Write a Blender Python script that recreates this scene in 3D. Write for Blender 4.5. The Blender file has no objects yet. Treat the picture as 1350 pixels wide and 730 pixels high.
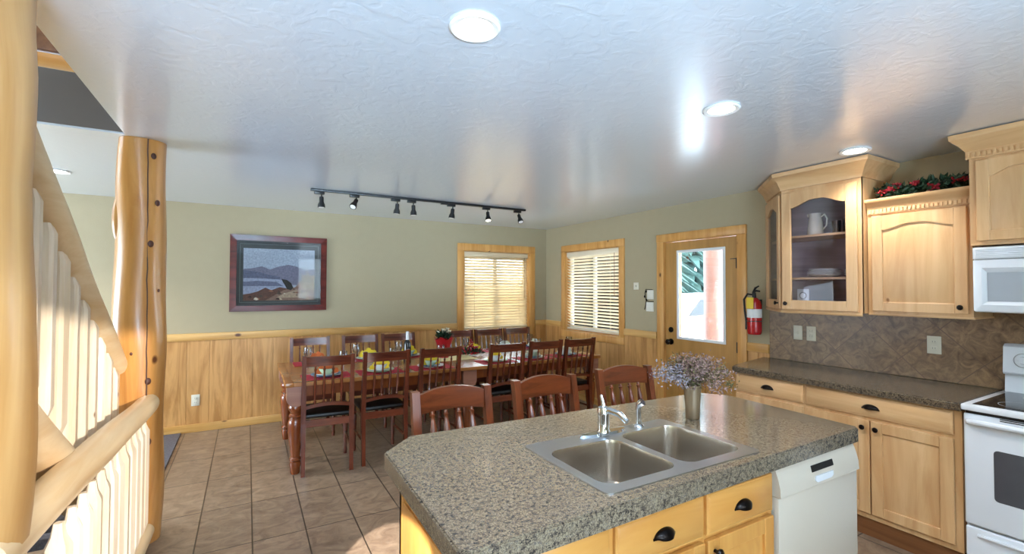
import bpy, bmesh, math, random
from mathutils import Vector, Matrix
R = math.radians
PI = math.pi
random.seed(7)
scn = bpy.context.scene
COL = scn.collection

# ------------------------------------------------------------------ camera
cam_d = bpy.data.cameras.new('camera')
cam = bpy.data.objects.new('camera', cam_d)
COL.objects.link(cam)
cam_d.sensor_width = 36.0
cam_d.lens = 36.0 * 610.5 / 1350.0
cam_d.clip_start = 0.05
cam_d.clip_end = 300
H, TH, PH, RO = 1.5467, 0.5185, 0.0217, 0.0025
fw = Vector((math.sin(TH) * math.cos(PH), math.cos(TH) * math.cos(PH), math.sin(PH)))
rr = Vector((math.cos(TH), -math.sin(TH), 0))
up = rr.cross(fw)
r2 = rr * math.cos(RO) + up * math.sin(RO)
u2 = up * math.cos(RO) - rr * math.sin(RO)
M = Matrix((( r2.x, u2.x, -fw.x, 0), (r2.y, u2.y, -fw.y, 0), (r2.z, u2.z, -fw.z, H), (0, 0, 0, 1)))
cam.matrix_world = M
scn.camera = cam

# ------------------------------------------------------------------ world, sun, exposure
w = bpy.data.worlds.new('sky')
scn.world = w
w.use_nodes = True
bg = w.node_tree.nodes['Background']
bg.inputs[0].default_value = (0.72, 0.87, 1.0, 1)
bg.inputs[1].default_value = 13.0
scn.view_settings.view_transform = 'Standard'
scn.view_settings.look = 'None'
scn.view_settings.gamma = 1.0
scn.view_settings.use_curve_mapping = False
scn.view_settings.exposure = 0.66

def light(name, kind, loc, energy, color=(1, 1, 1), aim=None, **kw):
    d = bpy.data.lights.new(name, kind)
    d.energy = energy
    d.color = color
    for k, v in kw.items():
        setattr(d, k, v)
    o = bpy.data.objects.new(name, d)
    COL.objects.link(o)
    o.location = loc
    if aim is not None:
        o.rotation_euler = (Vector(aim) - Vector(loc)).to_track_quat('-Z', 'Y').to_euler()
    return o

sun = light('sun', 'SUN', (3, -8, 5), 3.4, (1.0, 0.95, 0.88), angle=R(0.8))
sun.rotation_euler = Vector((-0.33, 0.93, -0.15)).to_track_quat('-Z', 'Y').to_euler()
# added fill lamp at the solid wall behind the camera, aimed up to brighten the ceiling
light('rear_uplight_fill', 'AREA', (-1.1, -3.0, 0.60), 400, (0.55, 0.78, 1.0), aim=(-0.9, -1.2, 2.44), shape='RECTANGLE', size=3.0, size_y=0.8, spread=R(100))
light('upstairs_fill', 'POINT', (-1.2, 1.6, 4.3), 14, (1.0, 0.9, 0.78), shadow_soft_size=0.15)  # added fill to brighten the boards above the stairwell
light('living_room_fill', 'AREA', (-3.8, 4.5, 1.0), 60, (0.70, 0.86, 1.0), aim=(0.5, 4.7, 2.0), shape='RECTANGLE', size=3.0, size_y=1.6)  # added fill from the left for the dining side and its ceiling

# added spot lamp inside the room, standing in for sunlight on the tiles
light('sun_patch_spot', 'SPOT', (-0.58, -1.2, 2.35), 3000, (1.0, 0.97, 0.93), aim=(0.66, 2.45, 0.0), spot_size=R(7.5), spot_blend=0.08, shadow_soft_size=0.01)

# ------------------------------------------------------------------ materials
def rgb(h):
    h = h.lstrip('#')
    c = [int(h[i:i + 2], 16) / 255 for i in (0, 2, 4)]
    return tuple([(x / 12.92 if x <= 0.04045 else ((x + 0.055) / 1.055) ** 2.4) for x in c] + [1.0])

def newmat(name):
    m = bpy.data.materials.new(name)
    m.use_nodes = True
    nt = m.node_tree
    return m, nt, nt.nodes['Principled BSDF']

def N(nt, typ, **kw):
    n = nt.nodes.new(typ)
    for k, v in kw.items():
        setattr(n, k, v)
    return n

def plain(name, col, rough=0.5, metal=0.0, var=0.06, scale=12.0, bump=0.0, bscale=60.0, coat=0.0, emit=None, estr=0.0):
    m, nt, b = newmat(name)
    c = rgb(col) if isinstance(col, str) else col
    tc = N(nt, 'ShaderNodeTexCoord')
    ns = N(nt, 'ShaderNodeTexNoise')
    ns.inputs['Scale'].default_value = scale
    ns.inputs['Detail'].default_value = 3
    nt.links.new(tc.outputs['Object'], ns.inputs['Vector'])
    mx = N(nt, 'ShaderNodeMixRGB')
    mx.inputs[1].default_value = [max(0, v * (1 - var)) for v in c[:3]] + [1]
    mx.inputs[2].default_value = [min(1, v * (1 + var)) for v in c[:3]] + [1]
    nt.links.new(ns.outputs['Fac'], mx.inputs[0])
    nt.links.new(mx.outputs[0], b.inputs['Base Color'])
    b.inputs['Roughness'].default_value = rough
    b.inputs['Metallic'].default_value = metal
    b.inputs['Coat Weight'].default_value = coat
    if bump:
        n2 = N(nt, 'ShaderNodeTexNoise')
        n2.inputs['Scale'].default_value = bscale
        n2.inputs['Detail'].default_value = 4
        nt.links.new(tc.outputs['Object'], n2.inputs['Vector'])
        bp = N(nt, 'ShaderNodeBump')
        bp.inputs['Strength'].default_value = bump
        bp.inputs['Distance'].default_value = 0.01
        nt.links.new(n2.outputs['Fac'], bp.inputs['Height'])
        nt.links.new(bp.outputs[0], b.inputs['Normal'])
    if emit:
        b.inputs['Emission Color'].default_value = rgb(emit)
        b.inputs['Emission Strength'].default_value = estr
    return m

def wood(name, light_c, dark_c, axis='Z', rough=0.4, knots=0.0, knot_c='#5a2f14', scale=1.0, coat=0.0, sharp=(0.35, 0.68), trans=0.0):
    m, nt, b = newmat(name)
    tc = N(nt, 'ShaderNodeTexCoord')
    mp = N(nt, 'ShaderNodeMapping')
    s = [9 * scale] * 3
    s['XYZ'.index(axis)] = 0.9 * scale
    mp.inputs['Scale'].default_value = s
    nt.links.new(tc.outputs['Object'], mp.inputs['Vector'])
    ns = N(nt, 'ShaderNodeTexNoise')
    ns.inputs['Scale'].default_value = 1.0
    ns.inputs['Detail'].default_value = 5
    ns.inputs['Roughness'].default_value = 0.6
    ns.inputs['Distortion'].default_value = 1.2
    nt.links.new(mp.outputs[0], ns.inputs['Vector'])
    cr = N(nt, 'ShaderNodeValToRGB')
    cr.color_ramp.elements[0].position = sharp[0]
    cr.color_ramp.elements[0].color = rgb(light_c)
    cr.color_ramp.elements[1].position = sharp[1]
    cr.color_ramp.elements[1].color = rgb(dark_c)
    nt.links.new(ns.outputs['Fac'], cr.inputs[0])
    # broad tone change between boards
    n3 = N(nt, 'ShaderNodeTexNoise')
    n3.inputs['Scale'].default_value = 1.6
    nt.links.new(tc.outputs['Object'], n3.inputs['Vector'])
    m3 = N(nt, 'ShaderNodeMixRGB', blend_type='MULTIPLY')
    m3.inputs[0].default_value = 0.5
    cr3 = N(nt, 'ShaderNodeValToRGB')
    cr3.color_ramp.elements[0].color = (0.72, 0.70, 0.66, 1)
    cr3.color_ramp.elements[1].color = (1.15, 1.15, 1.15, 1)
    cr3.color_ramp.elements[0].position = 0.3
    cr3.color_ramp.elements[1].position = 0.7
    nt.links.new(n3.outputs['Fac'], cr3.inputs[0])
    nt.links.new(cr.outputs[0], m3.inputs[1])
    nt.links.new(cr3.outputs[0], m3.inputs[2])
    out = m3.outputs[0]
    if knots:
        mk = N(nt, 'ShaderNodeMapping')
        ks = [4.5 * scale] * 3
        ks['XYZ'.index(axis)] = 2.6 * scale
        mk.inputs['Scale'].default_value = ks
        nt.links.new(tc.outputs['Object'], mk.inputs['Vector'])
        vo = N(nt, 'ShaderNodeTexVoronoi')
        vo.inputs['Scale'].default_value = 1.0
        nt.links.new(mk.outputs[0], vo.inputs['Vector'])
        ck = N(nt, 'ShaderNodeValToRGB')
        ck.color_ramp.elements[0].position = knots * 0.5
        ck.color_ramp.elements[0].color = (1, 1, 1, 1)
        ck.color_ramp.elements[1].position = knots
        ck.color_ramp.elements[1].color = (0, 0, 0, 1)
        nt.links.new(vo.outputs['Distance'], ck.inputs[0])
        mm = N(nt, 'ShaderNodeMixRGB')
        mm.inputs[2].default_value = rgb(knot_c)
        nt.links.new(ck.outputs[0], mm.inputs[0])
        nt.links.new(out, mm.inputs[1])
        out = mm.outputs[0]
    nt.links.new(out, b.inputs['Base Color'])
    b.inputs['Roughness'].default_value = rough
    b.inputs['Coat Weight'].default_value = coat
    b.inputs['Coat Roughness'].default_value = 0.2
    bp = N(nt, 'ShaderNodeBump')
    bp.inputs['Strength'].default_value = 0.12
    bp.inputs['Distance'].default_value = 0.004
    nt.links.new(ns.outputs['Fac'], bp.inputs['Height'])
    nt.links.new(bp.outputs[0], b.inputs['Normal'])
    if trans:
        tr = N(nt, 'ShaderNodeBsdfTranslucent')
        nt.links.new(out, tr.inputs[0])
        ms = N(nt, 'ShaderNodeMixShader')
        ms.inputs[0].default_value = trans
        nt.links.new(b.outputs[0], ms.inputs[1])
        nt.links.new(tr.outputs[0], ms.inputs[2])
        nt.links.new(ms.outputs[0], nt.nodes['Material Output'].inputs[0])
    return m

def glassmat(name, tint=(0.97, 0.98, 0.98, 1), gloss=0.01, fs=1.0):
    m, nt, b = newmat(name)
    nt.nodes.remove(b)
    t = N(nt, 'ShaderNodeBsdfTransparent')
    t.inputs[0].default_value = tint
    g = N(nt, 'ShaderNodeBsdfGlossy')
    g.inputs['Roughness'].default_value = 0.02
    fr = N(nt, 'ShaderNodeFresnel')
    fr.inputs[0].default_value = 1.45
    ad = N(nt, 'ShaderNodeMath', operation='MULTIPLY_ADD')
    ad.inputs[1].default_value = fs
    ad.inputs[2].default_value = gloss
    nt.links.new(fr.outputs[0], ad.inputs[0])
    mx = N(nt, 'ShaderNodeMixShader')
    nt.links.new(ad.outputs[0], mx.inputs[0])
    nt.links.new(t.outputs[0], mx.inputs[1])
    nt.links.new(g.outputs[0], mx.inputs[2])
    nt.links.new(mx.outputs[0], nt.nodes['Material Output'].inputs[0])
    return m

def granite(name, cols, rough=0.22, scale=230, coat=0.0):
    """speckled laminate: every small cell takes one of the given colours"""
    m, nt, b = newmat(name)
    tc = N(nt, 'ShaderNodeTexCoord')
    n0 = N(nt, 'ShaderNodeTexNoise')
    n0.inputs['Scale'].default_value = scale * 0.8
    n0.inputs['Detail'].default_value = 2
    nt.links.new(tc.outputs['Object'], n0.inputs['Vector'])
    ad = N(nt, 'ShaderNodeMixRGB', blend_type='ADD')
    ad.inputs[0].default_value = 0.008
    nt.links.new(tc.outputs['Object'], ad.inputs[1])
    nt.links.new(n0.outputs['Color'], ad.inputs[2])
    vo = N(nt, 'ShaderNodeTexVoronoi')
    vo.inputs['Scale'].default_value = scale
    nt.links.new(ad.outputs[0], vo.inputs['Vector'])
    sp = N(nt, 'ShaderNodeSeparateColor')
    nt.links.new(vo.outputs['Color'], sp.inputs[0])
    n1 = N(nt, 'ShaderNodeTexNoise')
    n1.inputs['Scale'].default_value = scale * 0.22
    n1.inputs['Detail'].default_value = 3
    nt.links.new(tc.outputs['Object'], n1.inputs['Vector'])
    mx = N(nt, 'ShaderNodeMath', operation='MULTIPLY_ADD')
    mx.inputs[1].default_value = 0.55
    nt.links.new(sp.outputs[0], mx.inputs[0])
    m2 = N(nt, 'ShaderNodeMath', operation='MULTIPLY_ADD')
    m2.inputs[1].default_value = 1.3
    m2.inputs[2].default_value = -0.43
    nt.links.new(n1.outputs['Fac'], m2.inputs[0])
    nt.links.new(m2.outputs[0], mx.inputs[2])
    cr = N(nt, 'ShaderNodeValToRGB')
    cr.color_ramp.interpolation = 'CONSTANT'
    el = cr.color_ramp.elements
    el[0].position = cols[0][0]; el[0].color = rgb(cols[0][1])
    el[1].position = cols[-1][0]; el[1].color = rgb(cols[-1][1])
    for p, c in cols[1:-1]:
        e = el.new(p); e.color = rgb(c)
    nt.links.new(mx.outputs[0], cr.inputs[0])
    nt.links.new(cr.outputs[0], b.inputs['Base Color'])
    b.inputs['Roughness'].default_value = rough
    b.inputs['Coat Weight'].default_value = coat
    b.inputs['Coat Roughness'].default_value = 0.12
    b.inputs['Coat IOR'].default_value = 1.65
    return m

def tilemat(name, width, height, swap, c1, c2, mortar, rough=0.35, diag=False, msize=0.012, off=(0, 0), veinscale=(3, 10), offset=0.0, contrast=0.5):
    m, nt, b = newmat(name)
    tc = N(nt, 'ShaderNodeTexCoord')
    sp = N(nt, 'ShaderNodeSeparateXYZ')
    nt.links.new(tc.outputs['Object'], sp.inputs[0])
    cb = N(nt, 'ShaderNodeCombineXYZ')
    a, c = swap
    nt.links.new(sp.outputs[a], cb.inputs[0])
    nt.links.new(sp.outputs[c], cb.inputs[1])
    mp = N(nt, 'ShaderNodeMapping')
    mp.inputs['Location'].default_value = (off[0], off[1], 0)
    if diag:
        mp.inputs['Rotation'].default_value = (0, 0, PI / 4)
    nt.links.new(cb.outputs[0], mp.inputs['Vector'])
    br = N(nt, 'ShaderNodeTexBrick')
    br.offset = offset
    br.squash = 1.0
    br.inputs['Scale'].default_value = 1.0
    br.inputs['Brick Width'].default_value = width
    br.inputs['Row Height'].default_value = height
    br.inputs['Mortar Size'].default_value = msize
    br.inputs['Mortar Smooth'].default_value = 0.3
    br.inputs['Color1'].default_value = (0.9, 0.9, 0.9, 1)
    br.inputs['Color2'].default_value = (1.1, 1.08, 1.05, 1)
    br.inputs['Mortar'].default_value = rgb(mortar)
    nt.links.new(mp.outputs[0], br.inputs['Vector'])
    mp2 = N(nt, 'ShaderNodeMapping')
    mp2.inputs['Scale'].default_value = (veinscale[0], veinscale[1], 1)
    nt.links.new(cb.outputs[0], mp2.inputs['Vector'])
    n1 = N(nt, 'ShaderNodeTexNoise')
    n1.inputs['Scale'].default_value = 1.0
    n1.inputs['Detail'].default_value = 7
    n1.inputs['Roughness'].default_value = 0.65
    n1.inputs['Distortion'].default_value = 1.5
    nt.links.new(mp2.outputs[0], n1.inputs['Vector'])
    cr = N(nt, 'ShaderNodeValToRGB')
    cr.color_ramp.elements[0].position = 0.5 - contrast * 0.35
    cr.color_ramp.elements[1].position = 0.5 + contrast * 0.35
    cr.color_ramp.elements[0].color = rgb(c1)
    cr.color_ramp.elements[1].color = rgb(c2)
    nt.links.new(n1.outputs['Fac'], cr.inputs[0])
    mu = N(nt, 'ShaderNodeMixRGB', blend_type='MULTIPLY')
    mu.inputs[0].default_value = 1.0
    nt.links.new(cr.outputs[0], mu.inputs[1])
    nt.links.new(br.outputs['Color'], mu.inputs[2])
    mo = N(nt, 'ShaderNodeMixRGB')
    mo.inputs[2].default_value = rgb(mortar)
    nt.links.new(br.outputs['Fac'], mo.inputs[0])
    nt.links.new(mu.outputs[0], mo.inputs[1])
    nt.links.new(mo.outputs[0], b.inputs['Base Color'])
    b.inputs['Roughness'].default_value = rough
    bp = N(nt, 'ShaderNodeBump')
    bp.inputs['Strength'].default_value = 0.25
    bp.inputs['Distance'].default_value = 0.004
    bp.invert = True
    nt.links.new(br.outputs['Fac'], bp.inputs['Height'])
    nt.links.new(bp.outputs[0], b.inputs['Normal'])
    return m

MT = {}
MT['floor'] = tilemat('stone_tile_floor', 0.59, 0.2985, (1, 0), '#6c5747', '#a18a73', '#43372d', rough=0.3, msize=0.0045, off=(-3.83 + 5.9, 0.254 + 2.985), veinscale=(9, 6), contrast=0.6)
MT['backsplash'] = tilemat('brown_stone_tile', 0.30, 0.30, (1, 2), '#4a3324', '#a3835f', '#6b5240', rough=0.3, diag=True, msize=0.003, veinscale=(13, 13), contrast=0.7)
MT['wall'] = plain('sage_wall_paint', '#a89a7c', 0.8, var=0.03, bump=0.15, bscale=90)
MT['cap_pine'] = wood('pine_trim_x', '#dcae6a', '#c08b45', 'X', knots=0.10)
MT['cap_pine_y'] = wood('pine_trim_y', '#dcae6a', '#c08b45', 'Y', knots=0.10)
MT['trim_z'] = wood('pine_casing', '#dca560', '#c4873e', 'Z', knots=0.09)
MT['plywood'] = wood('pine_plywood_wainscot', '#cf9a5c', '#b27d42', 'Z', rough=0.45, scale=1.1, sharp=(0.42, 0.6))
MT['door_wood'] = wood('fir_door', '#bf8c49', '#a97a3b', 'Z', rough=0.4)
MT['log'] = wood('peeled_log', '#ce9450', '#ab6f32', 'Z', rough=0.32, scale=0.8, knots=0.07, coat=0.25)
MT['log_near'] = wood('pale_post_log', '#d6a76c', '#b98448', 'Z', rough=0.35, scale=0.5, knots=0.04, coat=0.2)
MT['log_y'] = wood('peeled_log_rail', '#e6cca4', '#d4ae7c', 'Y', rough=0.35, scale=0.8, knots=0.06, coat=0.2)
MT['log_pale'] = wood('pale_peeled_log', '#e6d6c0', '#d6bd9c', 'Z', rough=0.35, scale=0.9, knots=0.05, coat=0.2)
MT['knot'] = wood('knot_wood', '#5b2f1c', '#301509', 'Z', rough=0.5)
MT['maple'] = wood('knotty_maple', '#deb686', '#c99a68', 'Z', rough=0.35, knots=0.05, knot_c='#8a5b30', scale=0.9)
MT['maple_y'] = wood('knotty_maple_y', '#deb686', '#c99a68', 'Y', rough=0.35, knots=0.05, knot_c='#8a5b30', scale=0.9)
MT['island'] = wood('island_maple', '#dba258', '#c5843c', 'Z', rough=0.35, knots=0.06, knot_c='#8a5b30', scale=0.9)
MT['island_x'] = wood('island_maple_x', '#dba258', '#c5843c', 'X', rough=0.35, knots=0.06, knot_c='#8a5b30', scale=0.9)
MT['kick'] = wood('kick_board', '#8a5a34', '#6b3f20', 'Y', rough=0.5)
MT['cherry'] = wood('cherry_chair_z', '#783822', '#481c10', 'Z', rough=0.25, coat=0.35, scale=1.4)
MT['cherry_x'] = wood('cherry_chair_x', '#783822', '#481c10', 'X', rough=0.25, coat=0.35, scale=1.4)
MT['stool'] = wood('stool_wood', '#7a3e20', '#4d230f', 'Z', rough=0.3, coat=0.3, scale=1.4)
MT['stool_x'] = wood('stool_wood_x', '#7a3e20', '#4d230f', 'X', rough=0.3, coat=0.3, scale=1.4)
MT['table'] = wood('table_top_wood', '#b0733a', '#935826', 'X', rough=0.25, coat=0.3)
MT['table_leg'] = wood('table_leg_wood', '#8e4a22', '#6a2f12', 'Z', rough=0.22, coat=0.5)
MT['table_cap'] = wood('table_cap_wood', '#a4715c', '#8a5a48', 'X', rough=0.3, coat=0.3)
MT['seatpad'] = plain('black_seat_vinyl', '#0d0b0b', 0.45)
MT['granite'] = granite('speckled_laminate', [(0.0, '#332e2b'), (0.25, '#564c42'), (0.42, '#6f6251'), (0.60, '#857863'), (0.80, '#5d5650')], rough=0.16, scale=300, coat=0.35)
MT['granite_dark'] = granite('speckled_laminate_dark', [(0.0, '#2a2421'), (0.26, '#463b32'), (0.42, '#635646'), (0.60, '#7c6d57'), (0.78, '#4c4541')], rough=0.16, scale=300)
MT['steel'] = plain('brushed_steel', '#c9ccd0', 0.28, 1.0, var=0.04, scale=4)
MT['steel_bowl'] = plain('brushed_steel_bowl', '#c2bab0', 0.26, 1.0, var=0.06, scale=4)
MT['chrome'] = plain('chrome', '#d8dcdf', 0.08, 1.0, var=0.01)
MT['white_app'] = plain('white_enamel', '#dcdfe4', 0.25, var=0.01, coat=0.3)
MT['white_warm'] = plain('white_dishwasher_enamel', '#cabdac', 0.3, var=0.01)
MT['grey_app'] = plain('appliance_grey', '#9a9a9a', 0.4)
MT['blackglass'] = plain('black_glass', '#0a0a0c', 0.06, var=0.0)
MT['oven_glass'] = plain('oven_glass', '#4a4a4e', 0.12, var=0.1)
MT['mw_glass'] = plain('microwave_window', '#a6acb3', 0.2, var=0.04)
MT['black'] = plain('black_plastic', '#0d0d0e', 0.4)
MT['bronze'] = plain('dark_bronze', '#1d1613', 0.3, 0.8)
MT['slat'] = wood('blind_slat', '#ecd9b8', '#dcc39a', 'X', rough=0.5, trans=0.2)
MT['slat_y'] = wood('blind_slat_y', '#f8efdc', '#ecd9ba', 'Y', rough=0.5, trans=0.28)
MT['glass'] = glassmat('window_glass')
MT['cab_glass'] = glassmat('cabinet_glass', (0.92, 0.92, 0.97, 1), 0.0, 0.6)
MT['pic_glass'] = glassmat('picture_glass', (0.95, 0.95, 0.95, 1), 0.0, 0.25)
MT['drinkglass'] = glassmat('drinking_glass', (0.93, 0.95, 0.97, 1), 0.02, 0.7)
MT['white'] = plain('white_paint', '#e6e6e4', 0.6, var=0.02)
MT['cream'] = plain('cream_ceramic', '#e4ddc6', 0.2, var=0.02)
MT['whitecer'] = plain('white_ceramic', '#e3e3df', 0.15, var=0.02)
MT['red'] = plain('extinguisher_red', '#b3131a', 0.25, coat=0.4, var=0.02)
MT['yellow'] = plain('yellow_tag', '#e8c53c', 0.6)
MT['paper'] = plain('paper', '#ddd9cc', 0.8)
MT['plate_outlet'] = plain('almond_plastic', '#d8d2bf', 0.4, var=0.01)
MT['carpet'] = plain('blue_grey_carpet', '#6d6a70', 0.95, var=0.5, scale=60, bump=0.6, bscale=150)
MT['inner'] = wood('cabinet_inside', '#a08a8a', '#7f686c', 'Y', rough=0.5)
MT['snow'] = plain('snow_ground', '#e6ebef', 0.9, var=0.05, scale=1.0)
MT['placemat'] = plain('red_placemat_cloth', '#a8202f', 0.8, var=0.15, scale=60)
MT['blueplate'] = plain('blue_grey_glaze', '#5d7d9a', 0.2)
MT['palegreen'] = plain('pale_green_glaze', '#b8c8a8', 0.25)
MT['napkin_y'] = plain('yellow_napkin_cloth', '#e0c22c', 0.85, var=0.15, scale=30)
MT['napkin_w'] = plain('cream_napkin_cloth', '#d9d6c0', 0.85, var=0.1, scale=30)
MT['napkin_o'] = plain('orange_napkin_cloth', '#c9632c', 0.85, var=0.15, scale=30)
MT['runner'] = plain('cream_runner_cloth', '#dccf98', 0.85, var=0.08, scale=30)
MT['leaf'] = plain('dark_green_leaf', '#1e3b24', 0.5, var=0.4, scale=30)
MT['berry'] = plain('red_berry', '#a0101c', 0.3, var=0.2, scale=40)
MT['petal'] = plain('pale_red_petal', '#c03a48', 0.6, var=0.4, scale=50)
MT['dried'] = plain('dried_blossom', '#7c655f', 0.9, var=0.35, scale=60)
MT['dried2'] = plain('dried_blossom_grey', '#77727a', 0.9, var=0.35, scale=60)
MT['dried3'] = plain('dried_leaf_green', '#5a5434', 0.9, var=0.35, scale=60)
MT['vase'] = plain('grey_brown_vase', '#857158', 0.25, 0.35, var=0.08, coat=0.3)

def ceiling_mat():
    m, nt, b = newmat('knockdown_ceiling_paint')
    b.inputs['Base Color'].default_value = rgb('#d3dae3')
    b.inputs['Roughness'].default_value = 0.36
    b.inputs['IOR'].default_value = 1.8
    b.inputs['Coat Weight'].default_value = 1.0
    b.inputs['Coat Roughness'].default_value = 0.20
    b.inputs['Coat IOR'].default_value = 2.1
    tc = N(nt, 'ShaderNodeTexCoord')
    n = N(nt, 'ShaderNodeTexNoise')
    n.inputs['Scale'].default_value = 14
    n.inputs['Detail'].default_value = 5
    n.inputs['Distortion'].default_value = 1.0
    nt.links.new(tc.outputs['Object'], n.inputs['Vector'])
    cr = N(nt, 'ShaderNodeValToRGB')
    cr.color_ramp.elements[0].position = 0.45
    cr.color_ramp.elements[1].position = 0.6
    nt.links.new(n.outputs['Fac'], cr.inputs[0])
    bp = N(nt, 'ShaderNodeBump')
    bp.inputs['Strength'].default_value = 0.22
    bp.inputs['Distance'].default_value = 0.004
    nt.links.new(cr.outputs[0], bp.inputs['Height'])
    nt.links.new(bp.outputs[0], b.inputs['Normal'])
    return m
MT['ceiling'] = ceiling_mat()

# ------------------------------------------------------------------ mesh helpers
def B():
    return bmesh.new()

def box(bm, x0, x1, y0, y1, z0, z1, bev=0.0, seg=2):
    x0, x1 = min(x0, x1), max(x0, x1)
    y0, y1 = min(y0, y1), max(y0, y1)
    z0, z1 = min(z0, z1), max(z0, z1)
    t = bmesh.new()
    v = [t.verts.new(p) for p in [(x0, y0, z0), (x1, y0, z0), (x1, y1, z0), (x0, y1, z0), (x0, y0, z1), (x1, y0, z1), (x1, y1, z1), (x0, y1, z1)]]
    for f in [(0, 3, 2, 1), (4, 5, 6, 7), (0, 1, 5, 4), (1, 2, 6, 5), (2, 3, 7, 6), (3, 0, 4, 7)]:
        t.faces.new([v[i] for i in f])
    if bev > 0:
        bev = min(bev, 0.45 * min(x1 - x0, y1 - y0, z1 - z0))
        bmesh.ops.bevel(t, geom=t.edges[:], offset=bev, segments=seg, affect='EDGES', profile=0.5)
    return merge(bm, t)

def merge(bm, t, mat=None):
    if mat is not None:
        bmesh.ops.transform(t, matrix=mat, verts=t.verts)
    me = bpy.data.meshes.new('tmp')
    t.to_mesh(me)
    t.free()
    bm.from_mesh(me)
    bpy.data.meshes.remove(me)
    return bm

def frame_of(d):
    d = d.normalized()
    a = Vector((0, 0, 1)) if abs(d.z) < 0.9 else Vector((1, 0, 0))
    x = d.cross(a).normalized()
    return x, d.cross(x).normalized()

def tube(bm, pts, radii, seg=10, cap=True, flat=1.0):
    pts = [Vector(p) for p in pts]
    if not isinstance(radii, (list, tuple)):
        radii = [radii] * len(pts)
    rings = []
    x, y = frame_of(pts[1] - pts[0])
    for i, p in enumerate(pts):
        if i == 0: d = pts[1] - pts[0]
        elif i == len(pts) - 1: d = pts[-1] - pts[-2]
        else: d = pts[i + 1] - pts[i - 1]
        d.normalize()
        x = (x - d * x.dot(d)).normalized()
        y = d.cross(x).normalized()
        ring = []
        for k in range(seg):
            a = 2 * PI * k / seg
            ring.append(bm.verts.new(p + (x * math.cos(a) + y * math.sin(a) * flat) * radii[i]))
        rings.append(ring)
    for i in range(len(rings) - 1):
        for k in range(seg):
            bm.faces.new((rings[i][k], rings[i][(k + 1) % seg], rings[i + 1][(k + 1) % seg], rings[i + 1][k]))
    if cap:
        bm.faces.new(rings[0][::-1])
        bm.faces.new(rings[-1])
    return bm

def cyl(bm, p0, p1, r0, r1=None, seg=16):
    return tube(bm, [p0, p1], [r0, r0 if r1 is None else r1], seg)

def lathe(bm, prof, c=(0, 0, 0), seg=20, cap0=True, cap1=True, mat=None):
    t = bmesh.new()
    rings = []
    for r, z in prof:
        rings.append([t.verts.new((c[0] + max(r, 1e-4) * math.cos(2 * PI * k / seg), c[1] + max(r, 1e-4) * math.sin(2 * PI * k / seg), c[2] + z)) for k in range(seg)])
    for i in range(len(rings) - 1):
        for k in range(seg):
            t.faces.new((rings[i][k], rings[i][(k + 1) % seg], rings[i + 1][(k + 1) % seg], rings[i + 1][k]))
    if cap0: t.faces.new(rings[0][::-1])
    if cap1: t.faces.new(rings[-1])
    return merge(bm, t, mat)

def prism(bm, poly, a0, a1, axis='Z', top_scale=None, center=None):
    """polygon in the plane across axis, extruded a0..a1. axis Z: (x,y); Y: (x,z); X: (y,z)"""
    def P(u, v, a):
        return {'Z': (u, v, a), 'Y': (u, a, v), 'X': (a, u, v)}[axis]
    t = bmesh.new()
    n = len(poly)
    lo = [t.verts.new(P(u, v, a0)) for u, v in poly]
    if top_scale:
        cu = sum(p[0] for p in poly) / n if center is None else center[0]
        cv = sum(p[1] for p in poly) / n if center is None else center[1]
        hi = [t.verts.new(P(cu + (u - cu) * top_scale[0], cv + (v - cv) * top_scale[1], a1)) for u, v in poly]
    else:
        hi = [t.verts.new(P(u, v, a1)) for u, v in poly]
    t.faces.new(lo[::-1])
    t.faces.new(hi)
    for i in range(n):
        j = (i + 1) % n
        t.faces.new((lo[i], lo[j], hi[j], hi[i]))
    bmesh.ops.recalc_face_normals(t, faces=t.faces)
    return merge(bm, t)

def sphere(bm, c, r, sx=1, sy=1, sz=1, u=12, v=8):
    t = bmesh.new()
    bmesh.ops.create_uvsphere(t, u_segments=u, v_segments=v, radius=r)
    return merge(bm, t, Matrix.Translation(Vector(c)) @ Matrix.Diagonal((sx, sy, sz, 1)))

def rootloc(p):
    v = Vector((0, 0, 0))
    while p is not None:
        v += Vector(p.location)
        p = p.parent
    return v

def obj(name, bm, mat, parent=None, world=True, smooth=True):
    """one mesh object; vertices given in world coordinates when world=True"""
    if world and parent is not None:
        off = rootloc(parent)
        if off.length > 0:
            bmesh.ops.translate(bm, vec=-off, verts=bm.verts)
    bmesh.ops.recalc_face_normals(bm, faces=bm.faces)
    me = bpy.data.meshes.new(name)
    bm.to_mesh(me)
    bm.free()
    if smooth:
        me.polygons.foreach_set('use_smooth', [True] * len(me.polygons))
        me.set_sharp_from_angle(angle=R(35))
    o = bpy.data.objects.new(name, me)
    COL.objects.link(o)
    me.materials.append(mat)
    if parent is not None:
        o.parent = parent
    return o

def recenter(o, to=None):
    me = o.data
    xs = [v.co for v in me.vertices]
    if to is None:
        c = Vector(((min(v.x for v in xs) + max(v.x for v in xs)) / 2, (min(v.y for v in xs) + max(v.y for v in xs)) / 2, min(v.z for v in xs)))
    else:
        c = Vector(to)
    me.transform(Matrix.Translation(-c))
    o.location = c
    return o

def tag(o, label, cat, group=None, kind=None):
    o['label'] = label
    o['category'] = cat
    if group: o['group'] = group
    if kind: o['kind'] = kind
    return o

def thing(name, label, cat, loc=(0, 0, 0), rz=0, group=None):
    o = bpy.data.objects.new(name, None)
    o.empty_display_size = 0.1
    COL.objects.link(o)
    o.location = loc
    o.rotation_euler = (0, 0, rz)
    return tag(o, label, cat, group)

def single(name, bm, mat, label, cat, group=None):
    return tag(recenter(obj(name, bm, mat)), label, cat, group)

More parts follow.
